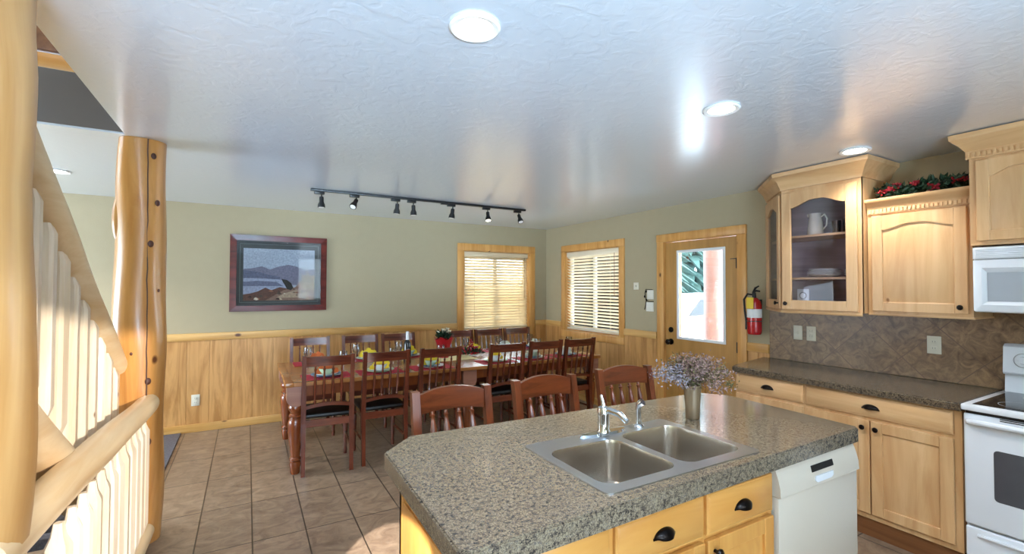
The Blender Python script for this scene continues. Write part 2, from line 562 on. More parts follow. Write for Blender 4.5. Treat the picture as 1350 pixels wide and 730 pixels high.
def struct(name, bm, mat, parent=None, smooth=True):
    o = obj(name, bm, mat, parent, smooth=smooth)
    if parent is None:
        o['kind'] = 'structure'
    return o

def dup(root, loc, rz=0, label=None):
    r = root.copy()
    COL.objects.link(r)
    r.location = loc
    r.rotation_euler = (0, 0, rz)
    if label: r['label'] = label
    for ch in list(root.children):
        c = ch.copy(); COL.objects.link(c); c.parent = r
        for g in ch.children:
            d = g.copy(); COL.objects.link(d); d.parent = c
    return r

def hole_slab(bm, outer, holes, z0, z1):
    t = bmesh.new()
    edges = []
    for loop in [outer] + holes:
        vs = [t.verts.new((x, y, z1)) for x, y in loop]
        for i in range(len(vs)):
            edges.append(t.edges.new((vs[i], vs[(i + 1) % len(vs)])))
    bmesh.ops.triangle_fill(t, use_beauty=True, use_dissolve=False, edges=edges)
    geo = bmesh.ops.extrude_face_region(t, geom=t.faces[:])
    vs = [g for g in geo['geom'] if isinstance(g, bmesh.types.BMVert)]
    bmesh.ops.translate(t, vec=(0, 0, z0 - z1), verts=vs)
    bmesh.ops.recalc_face_normals(t, faces=t.faces)
    return merge(bm, t)

def rrect(x0, x1, y0, y1, r, n=5):
    pts = []
    for cx, cy, a0 in ((x1 - r, y0 + r, -90), (x1 - r, y1 - r, 0), (x0 + r, y1 - r, 90), (x0 + r, y0 + r, 180)):
        for k in range(n + 1):
            a = R(a0 + 90 * k / n)
            pts.append((cx + r * math.cos(a), cy + r * math.sin(a)))
    return pts

# ================================================================== THE SETTING
XR, YB, ZC = 4.027, 5.988, 2.44
struct('floor', box(B(), -4.0, XR + 0.12, -3.3, YB + 0.12, -0.1, 0.0), MT['floor'])
bm = B()
box(bm, -0.64, XR + 0.12, -3.3, 3.49, ZC, ZC + 0.03)
box(bm, -4.0, XR + 0.12, 3.49, YB + 0.12, ZC, ZC + 0.03)
box(bm, -4.0, -1.75, -3.3, 3.49, ZC, ZC + 0.3)
struct('ceiling', bm, MT['ceiling'])
# back wall with a window opening
wx0, wx1, wz0, wz1 = 2.63, 3.715, 0.93, 2.065
bm = B()
box(bm, -4.0, wx0, YB, YB + 0.12, 0, ZC)
box(bm, wx1, XR + 0.12, YB, YB + 0.12, 0, ZC)
box(bm, wx0, wx1, YB, YB + 0.12, 0, wz0)
box(bm, wx0, wx1, YB, YB + 0.12, wz1, ZC)
struct('wall_back', bm, MT['wall'])
ry0, ry1 = 4.345, 5.475
dy0, dy1 = 2.735, 3.64
bm = B()
box(bm, XR, XR + 0.12, -3.3, dy0, 0, ZC)
box(bm, XR, XR + 0.12, dy1, ry0, 0, ZC)
box(bm, XR, XR + 0.12, ry1, YB, 0, ZC)
box(bm, XR, XR + 0.12, dy0, dy1, 2.055, ZC)
box(bm, XR, XR + 0.12, ry0, ry1, 0, wz0)
box(bm, XR, XR + 0.12, ry0, ry1, wz1, ZC)
struct('wall_right', bm, MT['wall'])
bm = B()
box(bm, -4.12, -4.0, -3.3, 3.4, 0, ZC)
box(bm, -4.12, -4.0, 5.4, YB + 0.12, 0, ZC)
box(bm, -4.12, -4.0, 3.4, 5.4, 0, 0.7)
box(bm, -4.12, -4.0, 3.4, 5.4, 2.1, ZC)
struct('wall_left', bm, MT['wall'])
# wall behind the camera with its windows
bm = B()
box(bm, -4.0, -2.2, -3.42, -3.3, 0, ZC)
box(bm, 3.6, XR + 0.12, -3.42, -3.3, 0, ZC)
box(bm, -2.2, 1.32, -3.42, -3.3, 0, ZC)
box(bm, 1.95, 3.6, -3.42, -3.3, 0, ZC)
box(bm, 1.32, 1.95, -3.42, -3.3, 0, 1.18)
box(bm, 1.32, 1.95, -3.42, -3.3, 2.38, ZC)
struct('wall_front', bm, MT['wall'])
# stairwell going to the upper floor
bm = B()
box(bm, -1.87, -1.75, -3.3, 3.49, 0, 4.9)
struct('wall_stairwell', bm, MT['wall'])
bm = B()
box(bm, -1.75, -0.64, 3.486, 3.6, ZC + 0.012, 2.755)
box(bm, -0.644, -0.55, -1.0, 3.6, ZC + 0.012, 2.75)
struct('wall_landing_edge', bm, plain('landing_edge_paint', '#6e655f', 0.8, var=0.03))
bm = B()
box(bm, -1.75, -0.64, -1.2, -1.1, ZC + 0.3, 4.9)
box(bm, 2.4, 2.5, -1.2, 6.0, ZC + 0.3, 4.9)
box(bm, -1.87, 2.5, 5.9, 6.0, ZC + 0.3, 4.9)
box(bm, -0.64, 2.4, -1.2, -1.1, ZC + 0.3, 4.9)
box(bm, -1.87, -1.75, 3.49, 6.0, ZC + 0.3, 4.9)
struct('wall_upper', bm, MT['wall'])
struct('ceiling_upper', box(B(), -2.5, 2.5, -1.2, 6.0, 4.9, 5.0), MT['white'])
bm = B()
box(bm, -1.75, -0.64, 3.50, 3.56, 2.757, 2.845, 0.008)
struct('trim_1', bm, MT['island_x'])
bm = B()
box(bm, -1.75, -0.64, 3.53, 3.58, 2.87, 3.05, 0.008)
struct('trim_2', bm, MT['kick'])

# wainscot: grooved plywood sheets, cap rail, baseboard
def grooved_x(x0, x1, y, z0, z1, wd=0.203):
    bm = B()
    x = x0
    box(bm, x0, x1, y - 0.008, y - 0.0005, z0, z1)
    while x < x1 - 0.002:
        xe = min(x + wd, x1)
        box(bm, x + 0.0017, xe - 0.0017, y - 0.014, y - 0.007, z0, z1, 0.002, 1)
        x = xe
    return bm
def grooved_y(y0, y1, x, z0, z1, wd=0.203):
    bm = B()
    y = y0
    box(bm, x - 0.008, x - 0.0005, y0, y1, z0, z1)
    while y < y1 - 0.002:
        ye = min(y + wd, y1)
        box(bm, x - 0.014, x - 0.007, y + 0.0017, ye - 0.0017, z0, z1, 0.002, 1)
        y = ye
    return bm
k = 3
for (a, b) in ((-4.0, 2.53), (3.815, XR)):
    struct('trim_%d' % k, grooved_x(a, b, YB, 0.0, 0.97), MT['plywood']); k += 1
    bm = B(); box(bm, a, b, YB - 0.028, YB - 0.0005, 0.965, 1.045, 0.006)
    struct('trim_%d' % k, bm, MT['cap_pine']); k += 1
bm = B(); box(bm, 2.53, 3.815, YB - 0.014, YB - 0.0005, 0, 0.83)
struct('trim_%d' % k, bm, MT['plywood']); k += 1
bm = B(); box(bm, -4.0, XR - 0.02, YB - 0.032, YB - 0.014, 0.0, 0.085, 0.005)
struct('baseboard_back', bm, MT['cap_pine'])
for (a, b) in ((5.565, YB - 0.03), (3.735, 4.255), (2.44, 2.645)):
    struct('trim_%d' % k, grooved_y(a, b, XR, 0.0, 0.97, 0.10 if b < 3 else 0.203), MT['plywood']); k += 1
    bm = B(); box(bm, XR - 0.028, XR - 0.0005, a, b, 0.965, 1.045, 0.006)
    struct('trim_%d' % k, bm, MT['cap_pine_y']); k += 1
bm = B(); box(bm, XR - 0.014, XR - 0.0005, 4.255, 5.565, 0, 0.83)
struct('trim_%d' % k, bm, MT['plywood']); k += 1
bm = B(); box(bm, XR - 0.032, XR - 0.014, 3.735, YB - 0.033, 0.0, 0.085, 0.005)
struct('baseboard_right', bm, MT['cap_pine_y'])

# windows ------------------------------------------------------------
bm = B()   # back window casing
box(bm, 2.534, 3.812, YB - 0.022, YB - 0.0005, 2.062, 2.16, 0.004)
box(bm, 2.534, 2.632, YB - 0.020, YB - 0.0005, 0.82, 2.062, 0.004)
box(bm, 3.713, 3.812, YB - 0.020, YB - 0.0005, 0.82, 2.062, 0.004)
box(bm, 2.632, 3.713, YB - 0.020, YB - 0.0005, 0.82, 0.93, 0.004)
w1 = struct('window_1', bm, MT['trim_z'])
bm = B()
box(bm, wx0, wx0 + 0.012, YB, YB + 0.10, wz0, wz1); box(bm, wx1 - 0.012, wx1, YB, YB + 0.10, wz0, wz1)
box(bm, wx0, wx1, YB, YB + 0.10, wz0, wz0 + 0.012); box(bm, wx0, wx1, YB, YB + 0.10, wz1 - 0.012, wz1)
obj('jamb', bm, MT['trim_z'], w1)
bm = B()
for a, b in ((wx0 + 0.012, wx0 + 0.06), (wx1 - 0.06, wx1 - 0.012), (3.15, 3.20)):
    box(bm, a, b, YB + 0.075, YB + 0.11, wz0 + 0.012, wz1 - 0.012)
for a, b in ((wz0 + 0.012, wz0 + 0.06), (wz1 - 0.06, wz1 - 0.012)):
    box(bm, wx0 + 0.012, wx1 - 0.012, YB + 0.076, YB + 0.109, a, b)
obj('sash', bm, MT['white'], w1)
obj('pane', box(B(), wx0 + 0.05, wx1 - 0.05, YB + 0.092, YB + 0.096, wz0 + 0.05, wz1 - 0.05), MT['glass'], w1)
bm = B()   # right window casing
box(bm, XR - 0.022, XR - 0.0005, 4.254, 5.564, 2.062, 2.15, 0.004)
box(bm, XR - 0.020, XR - 0.0005, 4.254, 4.347, 0.925, 2.062, 0.004)
box(bm, XR - 0.020, XR - 0.0005, 5.473, 5.564, 0.925, 2.062, 0.004)
box(bm, XR - 0.024, XR - 0.0005, 4.254, 5.564, 0.834, 0.927, 0.004)
w2 = struct('window_2', bm, MT['trim_z'])
bm = B()
box(bm, XR, XR + 0.10, ry0, ry0 + 0.012, wz0, wz1); box(bm, XR, XR + 0.10, ry1 - 0.012, ry1, wz0, wz1)
box(bm, XR, XR + 0.10, ry0, ry1, wz0, wz0 + 0.012); box(bm, XR, XR + 0.10, ry0, ry1, wz1 - 0.012, wz1)
obj('jamb', bm, MT['trim_z'], w2)
bm = B()
for a, b in ((ry0 + 0.012, ry0 + 0.06), (ry1 - 0.06, ry1 - 0.012), (4.90, 4.95)):
    box(bm, XR + 0.075, XR + 0.11, a, b, wz0 + 0.012, wz1 - 0.012)
for a, b in ((wz0 + 0.012, wz0 + 0.06), (wz1 - 0.06, wz1 - 0.012)):
    box(bm, XR + 0.076, XR + 0.109, ry0 + 0.012, ry1 - 0.012, a, b)
obj('sash', bm, MT['white'], w2)
obj('pane', box(B(), XR + 0.092, XR + 0.096, ry0 + 0.05, ry1 - 0.05, wz0 + 0.05, wz1 - 0.05), MT['glass'], w2)

# venetian blinds
def blind(axis, a0, a1, p, tilt, label, slatmat, n=24, wdt=0.05):
    """axis 'x': runs along x at y=p; axis 'y': runs along y at x=p"""
    loc = ((a0 + a1) / 2, p, wz0 + 0.02) if axis == 'x' else (p, (a0 + a1) / 2, wz0 + 0.02)
    t = thing('venetian_blind', label, 'window blind', loc)
    def bx(bm, u0, u1, d0, d1, z0, z1, bev=0.0):
        if axis == 'x': box(bm, u0, u1, p + d0, p + d1, z0, z1, bev)
        else: box(bm, p + d0, p + d1, u0, u1, z0, z1, bev)
    bm = B(); bx(bm, a0, a1, -0.03, 0.03, wz1 - 0.085, wz1 - 0.016, 0.004)
    obj('headrail', bm, slatmat, t)
    top, bot = wz1 - 0.082, wz0 + 0.045
    bm = B()
    for i in range(n):
        z = bot + (top - bot) * (i + 0.5) / n
        s = B()
        if axis == 'x': box(s, a0 + 0.006, a1 - 0.006, -wdt / 2, wdt / 2, -0.0015, 0.0015)
        else: box(s, -wdt / 2, wdt / 2, a0 + 0.006, a1 - 0.006, -0.0015, 0.0015)
        m = Matrix.Rotation(tilt, 4, 'X' if axis == 'x' else 'Y')
        m = Matrix.Translation((0, p, z) if axis == 'x' else (p, 0, z)) @ m
        merge(bm, s, m)
    obj('slats', bm, slatmat, t, smooth=False)
    bm = B(); bx(bm, a0 + 0.004, a1 - 0.004, -0.024, 0.024, wz0 + 0.018, wz0 + 0.042, 0.004)
    obj('bottom_rail', bm, slatmat, t)
    for f in (0.15, 0.85):
        u = a0 + (a1 - a0) * f
        bm = B()
        bx(bm, u - 0.002, u + 0.002, -0.030, -0.028, wz0 + 0.04, wz1 - 0.09)
        obj('ladder_cord', bm, slatmat, t)
    u = a0 + (a1 - a0) * (0.93 if axis == 'x' else 0.07)
    bm = B()
    if axis == 'x': cyl(bm, (u, p - 0.042, wz1 - 0.08), (u, p - 0.042, wz0 + 0.45), 0.003, seg=6)
    else: cyl(bm, (p - 0.042, u, wz1 - 0.08), (p - 0.042, u, wz0 + 0.5), 0.003, seg=6)
    obj('wand', bm, MT['kick'], t)
    return t
blind('x', wx0 + 0.016, wx1 - 0.016, YB + 0.035, R(50), 'tan wooden slat blind, mostly closed, in the back wall window behind the dining table', MT['slat'], 25)
blind('y', ry0 + 0.016, ry1 - 0.016, XR + 0.035, R(30), 'bright wooden slat blind, half open, in the right wall window left of the door', MT['slat_y'])

# door ---------------------------------------------------------------
bm = B()
box(bm, XR - 0.024, XR - 0.0005, 2.648, 3.73, 2.05, 2.136, 0.004)
box(bm, XR - 0.022, XR - 0.0005, 2.650, 2.742, 0, 2.05, 0.004)
box(bm, XR - 0.022, XR - 0.0005, 3.633, 3.728, 0, 2.05, 0.004)
box(bm, XR, XR + 0.12, dy0, dy0 + 0.01, 0, 2.055); box(bm, XR, XR + 0.12, dy1 - 0.01, dy1, 0, 2.055)
box(bm, XR, XR + 0.12, dy0, dy1, 2.045, 2.055)
d1 = struct('door_1', bm, MT['trim_z'])
gx0, gx1 = XR + 0.012, XR + 0.055
bm = B()
ya, yb = dy0 + 0.013, dy1 - 0.013
ga, gb, gz0, gz1 = 2.905, 3.45, 1.015, 1.925
box(bm, gx0, gx1, ya, ga, 0.01, 2.04)
box(bm, gx0, gx1, gb, yb, 0.01, 2.04)
box(bm, gx0, gx1, ga, gb, gz1, 2.04)
box(bm, gx0, gx1, ga, gb, 0.86, gz0)
box(bm, gx0, gx1, ga, gb, 0.01, 0.22)
box(bm, gx0, gx1, 3.13, 3.23, 0.22, 0.86)
box(bm, gx0 + 0.012, gx1 - 0.012, ga, 3.13, 0.22, 0.86)
box(bm, gx0 + 0.012, gx1 - 0.012, 3.23, gb, 0.22, 0.86)
obj('door_slab', bm, MT['door_wood'], d1, smooth=False)
bm = B()
for a in (2.96, 3.02, 3.08, 3.28, 3.34, 3.40):
    box(bm, gx0 + 0.006, gx0 + 0.0125, a - 0.027, a + 0.027, 0.235, 0.845, 0.002, 1)
obj('door_panel', bm, MT['door_wood'], d1)
bm = B()
box(bm, gx0 - 0.008, gx0 + 0.001, ga - 0.022, ga + 0.006, gz0 - 0.022, gz1 + 0.022, 0.003)
box(bm, gx0 - 0.008, gx0 + 0.001, gb - 0.006, gb + 0.022, gz0 - 0.022, gz1 + 0.022, 0.003)
box(bm, gx0 - 0.008, gx0 + 0.001, ga, gb, gz1 - 0.006, gz1 + 0.022, 0.003)
box(bm, gx0 - 0.010, gx0 + 0.001, ga, gb, gz0 - 0.022, gz0 + 0.006, 0.003)
obj('window_bead', bm, MT['white'], d1)
obj('pane', box(B(), gx0 + 0.018, gx0 + 0.024, ga, gb, gz0, gz1), MT['glass'], d1)
RX = Matrix.Rotation(-PI / 2, 4, 'Y')
bm = B()
lathe(bm, [(0.032, 0), (0.032, 0.008), (0.012, 0.012), (0.012, 0.035), (0.028, 0.045), (0.030, 0.06), (0.020, 0.072), (0.001, 0.074)], mat=Matrix.Translation((gx0, 3.553, 0.955)) @ RX)
obj('door_knob', bm, MT['bronze'], d1)
bm = B()
lathe(bm, [(0.030, 0), (0.030, 0.01), (0.022, 0.018), (0.001, 0.019)], mat=Matrix.Translation((gx0, 3.553, 1.085)) @ RX)
box(bm, gx0 - 0.035, gx0 - 0.018, 3.549, 3.557, 1.065, 1.105, 0.003)
obj('deadbolt', bm, MT['bronze'], d1)
for z in (1.78, 0.98, 0.25):
    bm = B()
    cyl(bm, (XR - 0.004, 2.752, z - 0.05), (XR - 0.004, 2.752, z + 0.05), 0.008, seg=8)
    box(bm, XR - 0.002, XR + 0.012, 2.745, 2.765, z - 0.05, z + 0.05)
    obj('hinge', bm, MT['black'], d1)
bm = B(); box(bm, XR - 0.01, XR + 0.01, 2.76, 2.82, 1.82, 1.826)
obj('hinge_stop', bm, MT['black'], d1)

# outlets and switches
def outlet(face, a, z, label, kind='outlet', wdt=0.075, hgt=0.118, group=None):
    """face 'R': on the wall x=XR (a = y, off = how far out); 'B': back wall"""
    off = {'R': 0.0, 'B': 0.014, 'S': 0.013}[face]
    if face == 'B':
        t = thing('wall_outlet' if kind == 'outlet' else 'light_switch', label, 'outlet' if kind == 'outlet' else 'switch', (a, YB - off, z - hgt / 2))
        box_ = lambda bm, u0, u1, d0, d1, z0, z1, b=0: box(bm, a + u0, a + u1, YB - off - d1, YB - off - d0, z + z0, z + z1, b)
    else:
        t = thing('wall_outlet' if kind == 'outlet' else 'light_switch', label, 'outlet' if kind == 'outlet' else 'switch', (XR - off, a, z - hgt / 2))
        box_ = lambda bm, u0, u1, d0, d1, z0, z1, b=0: box(bm, XR - off - d1, XR - off - d0, a + u0, a + u1, z + z0, z + z1, b)
    bm = B(); box_(bm, -wdt / 2, wdt / 2, 0.0005, 0.006, -hgt / 2, hgt / 2, 0.002)
    obj('cover_plate', bm, MT['plate_outlet'], t)
    if kind == 'outlet':
        for s in (-1, 1):
            bm = B(); box_(bm, -0.016, 0.016, 0.005, 0.009, s * 0.022 - 0.014, s * 0.022 + 0.014, 0.003)
            r = obj('socket', bm, MT['plate_outlet'], t)
            bm = B(); box_(bm, -0.008, -0.006, 0.0088, 0.0094, s * 0.022 - 0.004, s * 0.022 + 0.006); box_(bm, 0.006, 0.008, 0.0088, 0.0094, s * 0.022 - 0.004, s * 0.022 + 0.006)
            obj('slot', bm, MT['black'], r)
    else:
        bm = B(); box_(bm, -0.005, 0.005, 0.005, 0.016, -0.010, 0.012, 0.002)
        obj('toggle', bm, MT['plate_outlet'], t)
    return t
outlet('B', -0.467, 0.335, 'small almond wall outlet low on the back wall wainscot')
outlet('R', 4.063, 1.562, 'small white switch plate on the green wall between window and door', 'switch', 0.08, 0.085)
outlet('S', 2.19, 1.172, 'almond switch plate on the brown backsplash, nearest the door', 'switch', 0.072)
outlet('S', 2.085, 1.172, 'almond outlet on the brown backsplash, right beside the switch plate', 'outlet', 0.072)
outlet('S', 1.304, 1.165, 'almond outlet on the brown backsplash near the range')

# backsplash
bm = B(); box(bm, XR - 0.012, XR - 0.0005, -0.4, 2.436, 0.93, 1.40)
struct('trim_%d' % k, bm, MT['backsplash']); k += 1

# ceiling downlights ---------------------------------------------------
EM = plain('lamp_lens', '#ffffff', 0.5, emit='#fff4e4', estr=14.0, var=0)
def downlight(x, y, label, energy=48, r=0.085):
    t = thing('recessed_downlight', label, 'ceiling light', (x, y, ZC))
    bm = B()
    lathe(bm, [(r - 0.022, -0.001), (r, -0.001), (r + 0.004, -0.006), (r - 0.004, -0.012), (r - 0.022, -0.008)], (x, y, ZC), 32, False, False)
    obj('trim_ring', bm, MT['white'], t)
    bm = B()
    lathe(bm, [(r - 0.02, -0.0015), (r - 0.022, -0.006), (0.001, -0.009)], (x, y, ZC), 32, False, True)
    obj('lens', bm, EM, t)
    l = light('downlight_lamp', 'SPOT', (x, y, ZC - 0.03), energy, (1.0, 0.97, 0.93), aim=(x, y, 0), spot_size=R(125), spot_blend=0.6, shadow_soft_size=0.05)
    return t
downlight(0.666, 1.429, 'round lit recessed ceiling light at the top centre, nearest the camera')
downlight(2.042, 1.475, 'round lit recessed ceiling light above the right half of the island')
downlight(3.414, 1.494, 'round lit recessed ceiling light just in front of the glass-door cabinet', 26)
downlight(-1.30, 4.85, 'small lit recessed ceiling light beyond the stairwell, left of the log post')

# outdoors: snowy ground, porch post, deck, trees, parked car ----------
struct('ground_outside', box(B(), -60, 80, YB + 0.12, 90, -0.35, -0.15), MT['snow'])
struct('ground_side', box(B(), XR + 0.12, 80, -60, YB + 0.12, -0.35, -0.15), MT['snow'])
bm = B()
for i in range(14):
    box(bm, XR + 0.12 + i * 0.14, XR + 0.255 + i * 0.14, 1.5, 9.0, -0.13, -0.10)
struct('trim_deck', bm, wood('pale_deck_boards', '#dfe1e3', '#c9cccf', 'Y', rough=0.9))  # boards coloured pale to strengthen the door glare reflected on the ceiling
def tree(x, y, h, r, seed, label):
    rnd = random.Random(seed)
    t = thing('conifer_tree', label, 'tree', (x, y, -0.15))
    bm = B(); cyl(bm, (x, y, -0.15), (x, y, h * 0.96), 0.018 * h, 0.01, 8)
    obj('trunk', bm, MT['kick'], t)
    bm = B()
    nl = 24
    for i in range(nl):
        f = i / (nl - 1)
        z = 0.5 + (h - 0.8) * f
        rad = r * (1 - f) ** 0.8 + 0.12
        nb = 24
        for j in range(nb):
            a = 2 * PI * (j + rnd.random()) / nb
            rj = rad * rnd.uniform(0.75, 1.1)
            d = Vector((math.cos(a), math.sin(a), 0))
            s = Vector((-d.y, d.x, 0)) * rj * 0.13
            p0 = Vector((x, y, z + 0.25)); p1 = p0 + d * rj * 0.55 - Vector((0, 0, 0.10 * rj)); p2 = p0 + d * rj - Vector((0, 0, rj * 0.42))
            va = [bm.verts.new(q) for q in (p0 + s * 0.3, p0 - s * 0.3, p1 - s, p2, p1 + s, p1 + Vector((0, 0, -0.22 * rj)))]
            bm.faces.new((va[0], va[1], va[2], va[4])); bm.faces.new((va[4], va[2], va[3]))
            bm.faces.new((va[4], va[3], va[5])); bm.faces.new((va[3], va[2], va[5]))
    obj('foliage', bm, plain('conifer_needles_%d' % seed, '#28423c', 0.9, var=0.3, scale=3), t, smooth=False)
tree(13.0, 12.5, 8.5, 2.2, 1, 'green conifer seen through the door glass, the nearer one left of the porch post')
tree(20.5, 17.0, 11.0, 2.6, 2, 'tall green conifer seen through the door glass, behind the nearer conifer')
tree(19.5, 25.0, 10.0, 2.6, 3, 'green conifer at the left edge of the view through the door glass')
bm = B()
tube(bm, [(5.5, 4.10, z) for z in (-0.12, 0.6, 1.3, 2.0, 2.9)], [0.135, 0.14, 0.13, 0.135, 0.125], 18)
single('porch_post', bm, wood('weathered_pink_log', '#7a544c', '#63413a', 'Z', rough=0.6), 'pinkish peeled log porch post outside the door glass', 'post')
# white car
t = thing('parked_car', 'white parked vehicle outside, low behind the door glass', 'car', (9.2, 7.6, -0.15))
bm = B()
prof = [(-2.1, 0.35), (-2.1, 0.85), (-1.9, 0.98), (-1.1, 1.05), (-0.6, 1.5), (1.3, 1.55), (1.9, 1.05), (2.1, 0.95), (2.15, 0.35)]
prism(bm, [(9.2 + u, v - 0.15) for u, v in prof], 6.8, 8.4, 'Y')
obj('body', bm, MT['white'], t)
for u in (-1.35, 1.35):
    for yy in (6.78, 8.42):
        bm = B(); cyl(bm, (9.2 + u, yy - 0.1, 0.17), (9.2 + u, yy + 0.1, 0.17), 0.32, seg=20)
        obj('wheel', bm, MT['black'], t)
bm = B(); prism(bm, [(9.2 + u, v - 0.15) for u, v in [(-0.95, 1.08), (-0.55, 1.44), (1.2, 1.48), (1.65, 1.08)]], 6.78, 8.42, 'Y')
obj('side_window', bm, MT['blackglass'], t)

# ================================================================== STAIRS AND LOGS
def log(bm, p0, p1, rads, seg=22, amp=0.008, seed=0, nseg=28):
    rnd = random.Random(seed)
    p0, p1 = Vector(p0), Vector(p1)
    d = p1 - p0
    x, y = frame_of(d)
    ph = [rnd.uniform(0, 6.28) for _ in range(6)]
    rings = []
    for i in range(nseg + 1):
        f = i / nseg
        g = f * (len(rads) - 1); k0 = min(int(g), len(rads) - 2); rad = rads[k0] + (rads[k0 + 1] - rads[k0]) * (g - k0)
        L = d.length
        cx = 0.5 * amp * math.sin(2.1 * f * L + ph[0]); cy = 0.5 * amp * math.sin(1.7 * f * L + ph[1])
        ring = []
        for k in range(seg):
            a = 2 * PI * k / seg
            rr_ = rad + amp * (math.sin(2 * a + 3.1 * f * L + ph[2]) * 0.5 + math.sin(3 * a - 5.3 * f * L + ph[3]) * 0.35 + math.sin(a + 8.1 * f * L + ph[4]) * 0.35)
            ring.append(bm.verts.new(p0 + d * f + x * (math.cos(a) * rr_ + cx) + y * (math.sin(a) * rr_ + cy)))
        rings.append(ring)
    for i in range(nseg):
        for k in range(seg):
            bm.faces.new((rings[i][k], rings[i][(k + 1) % seg], rings[i + 1][(k + 1) % seg], rings[i + 1][k]))
    bm.faces.new(rings[0][::-1]); bm.faces.new(rings[-1])
    return bm

PX, PY = -0.568, 3.60
t = thing('log_post', 'thick knotty peeled log post from floor to ceiling beside the stair railing', 'post', (PX, PY, 0))
bm = B(); log(bm, (PX + 0.0, PY, 0), (PX - 0.01, PY, ZC - 0.001), [0.125, 0.128, 0.131, 0.136, 0.133, 0.125, 0.112], amp=0.011, seed=4, nseg=40)
# burl on the left flank
sphere(bm, (PX - 0.10, PY - 0.03, 1.95), 0.06, 0.7, 0.8, 2.6)
obj('trunk', bm, MT['log'], t)
vdir = Vector((PX, PY, 0)).normalized()
side = Vector((vdir.y, -vdir.x, 0))
def onpost(u, z, rad=0.128):
    u = max(-0.95, min(0.95, u))
    return Vector((PX, PY, z)) + side * (rad * u) - vdir * (rad * math.sqrt(1 - u * u))
for u, z, s in ((0.35, 2.33, 0.011), (0.52, 2.05, 0.011), (0.30, 1.80, 0.012), (-0.05, 1.61, 0.008), (0.62, 1.52, 0.006), (0.30, 0.98, 0.012), (0.32, 0.62, 0.015), (-0.3, 1.15, 0.006)):
    bm = B()
    n = (onpost(u, z) - Vector((PX, PY, z))).normalized()
    t2 = bmesh.new()
    bmesh.ops.create_uvsphere(t2, u_segments=12, v_segments=8, radius=s * 1.35)
    merge(bm, t2, Matrix.Translation(onpost(u, z, 0.134)) @ n.to_track_quat('Z', 'Y').to_matrix().to_4x4() @ Matrix.Diagonal((1, 1.3, 0.45, 1)))
    obj('knot', bm, MT['knot'], t)
pts = []
rnd = random.Random(3)
for i in range(34):
    z = 0.1 + i * 0.0706
    pts.append(onpost(0.14 + 0.16 * (1 - z / 2.4) + rnd.uniform(-0.02, 0.02), z, 0.1385 if 0.6 < z < 1.7 else (0.134 if z < 2.1 else 0.125)))
bm = B(); tube(bm, pts, 0.0035, 5)
obj('drying_crack', bm, MT['knot'], t)

NX, NY = -0.688, 1.80
t = thing('log_newel', 'thick pale peeled log post at the left edge, nearest the camera', 'post', (NX, NY, 0))
bm = B(); log(bm, (NX, NY, 0), (NX, NY, 2.439), [0.135, 0.14, 0.155, 0.163, 0.16, 0.165, 0.15, 0.16, 0.15], amp=0.010, seed=9, nseg=50)
obj('trunk', bm, MT['log_near'], t)
bm = B(); sphere(bm, (NX + 0.08, NY - 0.128, 1.22), 0.013, 1, 0.6, 1.2)
obj('knot', bm, MT['knot'], t)

# staircase: treads, stringers, rail and balusters
SX = -0.66
t = thing('staircase', 'log staircase with blue-grey carpeted treads rising toward the camera behind the railing', 'staircase', (-1.15, 3.75, 0))
def ztop(y): return 0.88 + 0.69 * (2.63 - y)      # top of stringer
for i in range(12):
    z = 0.19 * (i + 1)
    y = 3.72 - 0.275 * (i + 1)
    bm = B(); box(bm, -1.70, SX - 0.075, y - 0.02, y + 0.30, z - 0.06, z, 0.012)
    obj('tread', bm, MT['carpet'], t)
for x, m_ in ((SX - 0.02, MT['log_y']), (-1.735 + 0.10, MT['log_y'])):
    bm = B()
    ya_, yb_ = 3.78, 0.6
    log(bm, (x, ya_, ztop(ya_) - 0.11), (x, yb_, ztop(yb_) - 0.11), [0.085, 0.09, 0.088, 0.09], amp=0.006, seed=5, nseg=30)
    obj('stringer', bm, m_, t)
def zrail(y): return 1.081 + 0.681 * (3.617 - y)
bm = B()
log(bm, (SX, 3.50, zrail(3.50) - 0.088), (SX, 0.9, zrail(0.9) - 0.088), [0.056, 0.058, 0.056, 0.057], amp=0.004, seed=8, nseg=30)
obj('handrail', bm, MT['log_y'], t)
def baluster(bm, x, y, z0, z1, wd=0.050, rot=0.0):
    h = wd / 2
    prof = [(0.012, 0), (h * 0.75, 0.035), (h * 1.3, 0.075), (h * 1.3, z1 - z0 - 0.075), (h * 0.75, z1 - z0 - 0.04), (0.014, z1 - z0)]
    tt = bmesh.new()
    rings = []
    for r_, z_ in prof:
        rings.append([tt.verts.new((r_ * math.cos(a), r_ * math.sin(a), z_)) for a in [PI / 4 + i * PI / 2 + e for i in range(4) for e in (-0.22, 0.22)]])
    for i in range(len(rings) - 1):
        for k_ in range(8):
            tt.faces.new((rings[i][k_], rings[i][(k_ + 1) % 8], rings[i + 1][(k_ + 1) % 8], rings[i + 1][k_]))
    tt.faces.new(rings[0][::-1]); tt.faces.new(rings[-1])
    merge(bm, tt, Matrix.Translation((x, y, z0)) @ Matrix.Rotation(rot, 4, 'Z'))
rnd = random.Random(11)
for i in range(15):
    y = 3.40 - 0.148 * i
    bm = B(); baluster(bm, SX, y, ztop(y) - 0.045, zrail(y) - 0.115, 0.056, rnd.uniform(-0.3, 0.3))
    obj('baluster', bm, MT['log_pale'], t)
LX = -0.515
t = thing('log_railing', 'waist-high log railing with pale pickets in front of the stairs, between the two log posts', 'railing', (LX, 2.7, 0))
bm = B(); log(bm, (LX - 0.075, 1.70, 0.830), (LX, 3.50, 0.840), [0.064, 0.063, 0.061], amp=0.005, seed=12, nseg=26)
obj('handrail', bm, MT['log_y'], t)
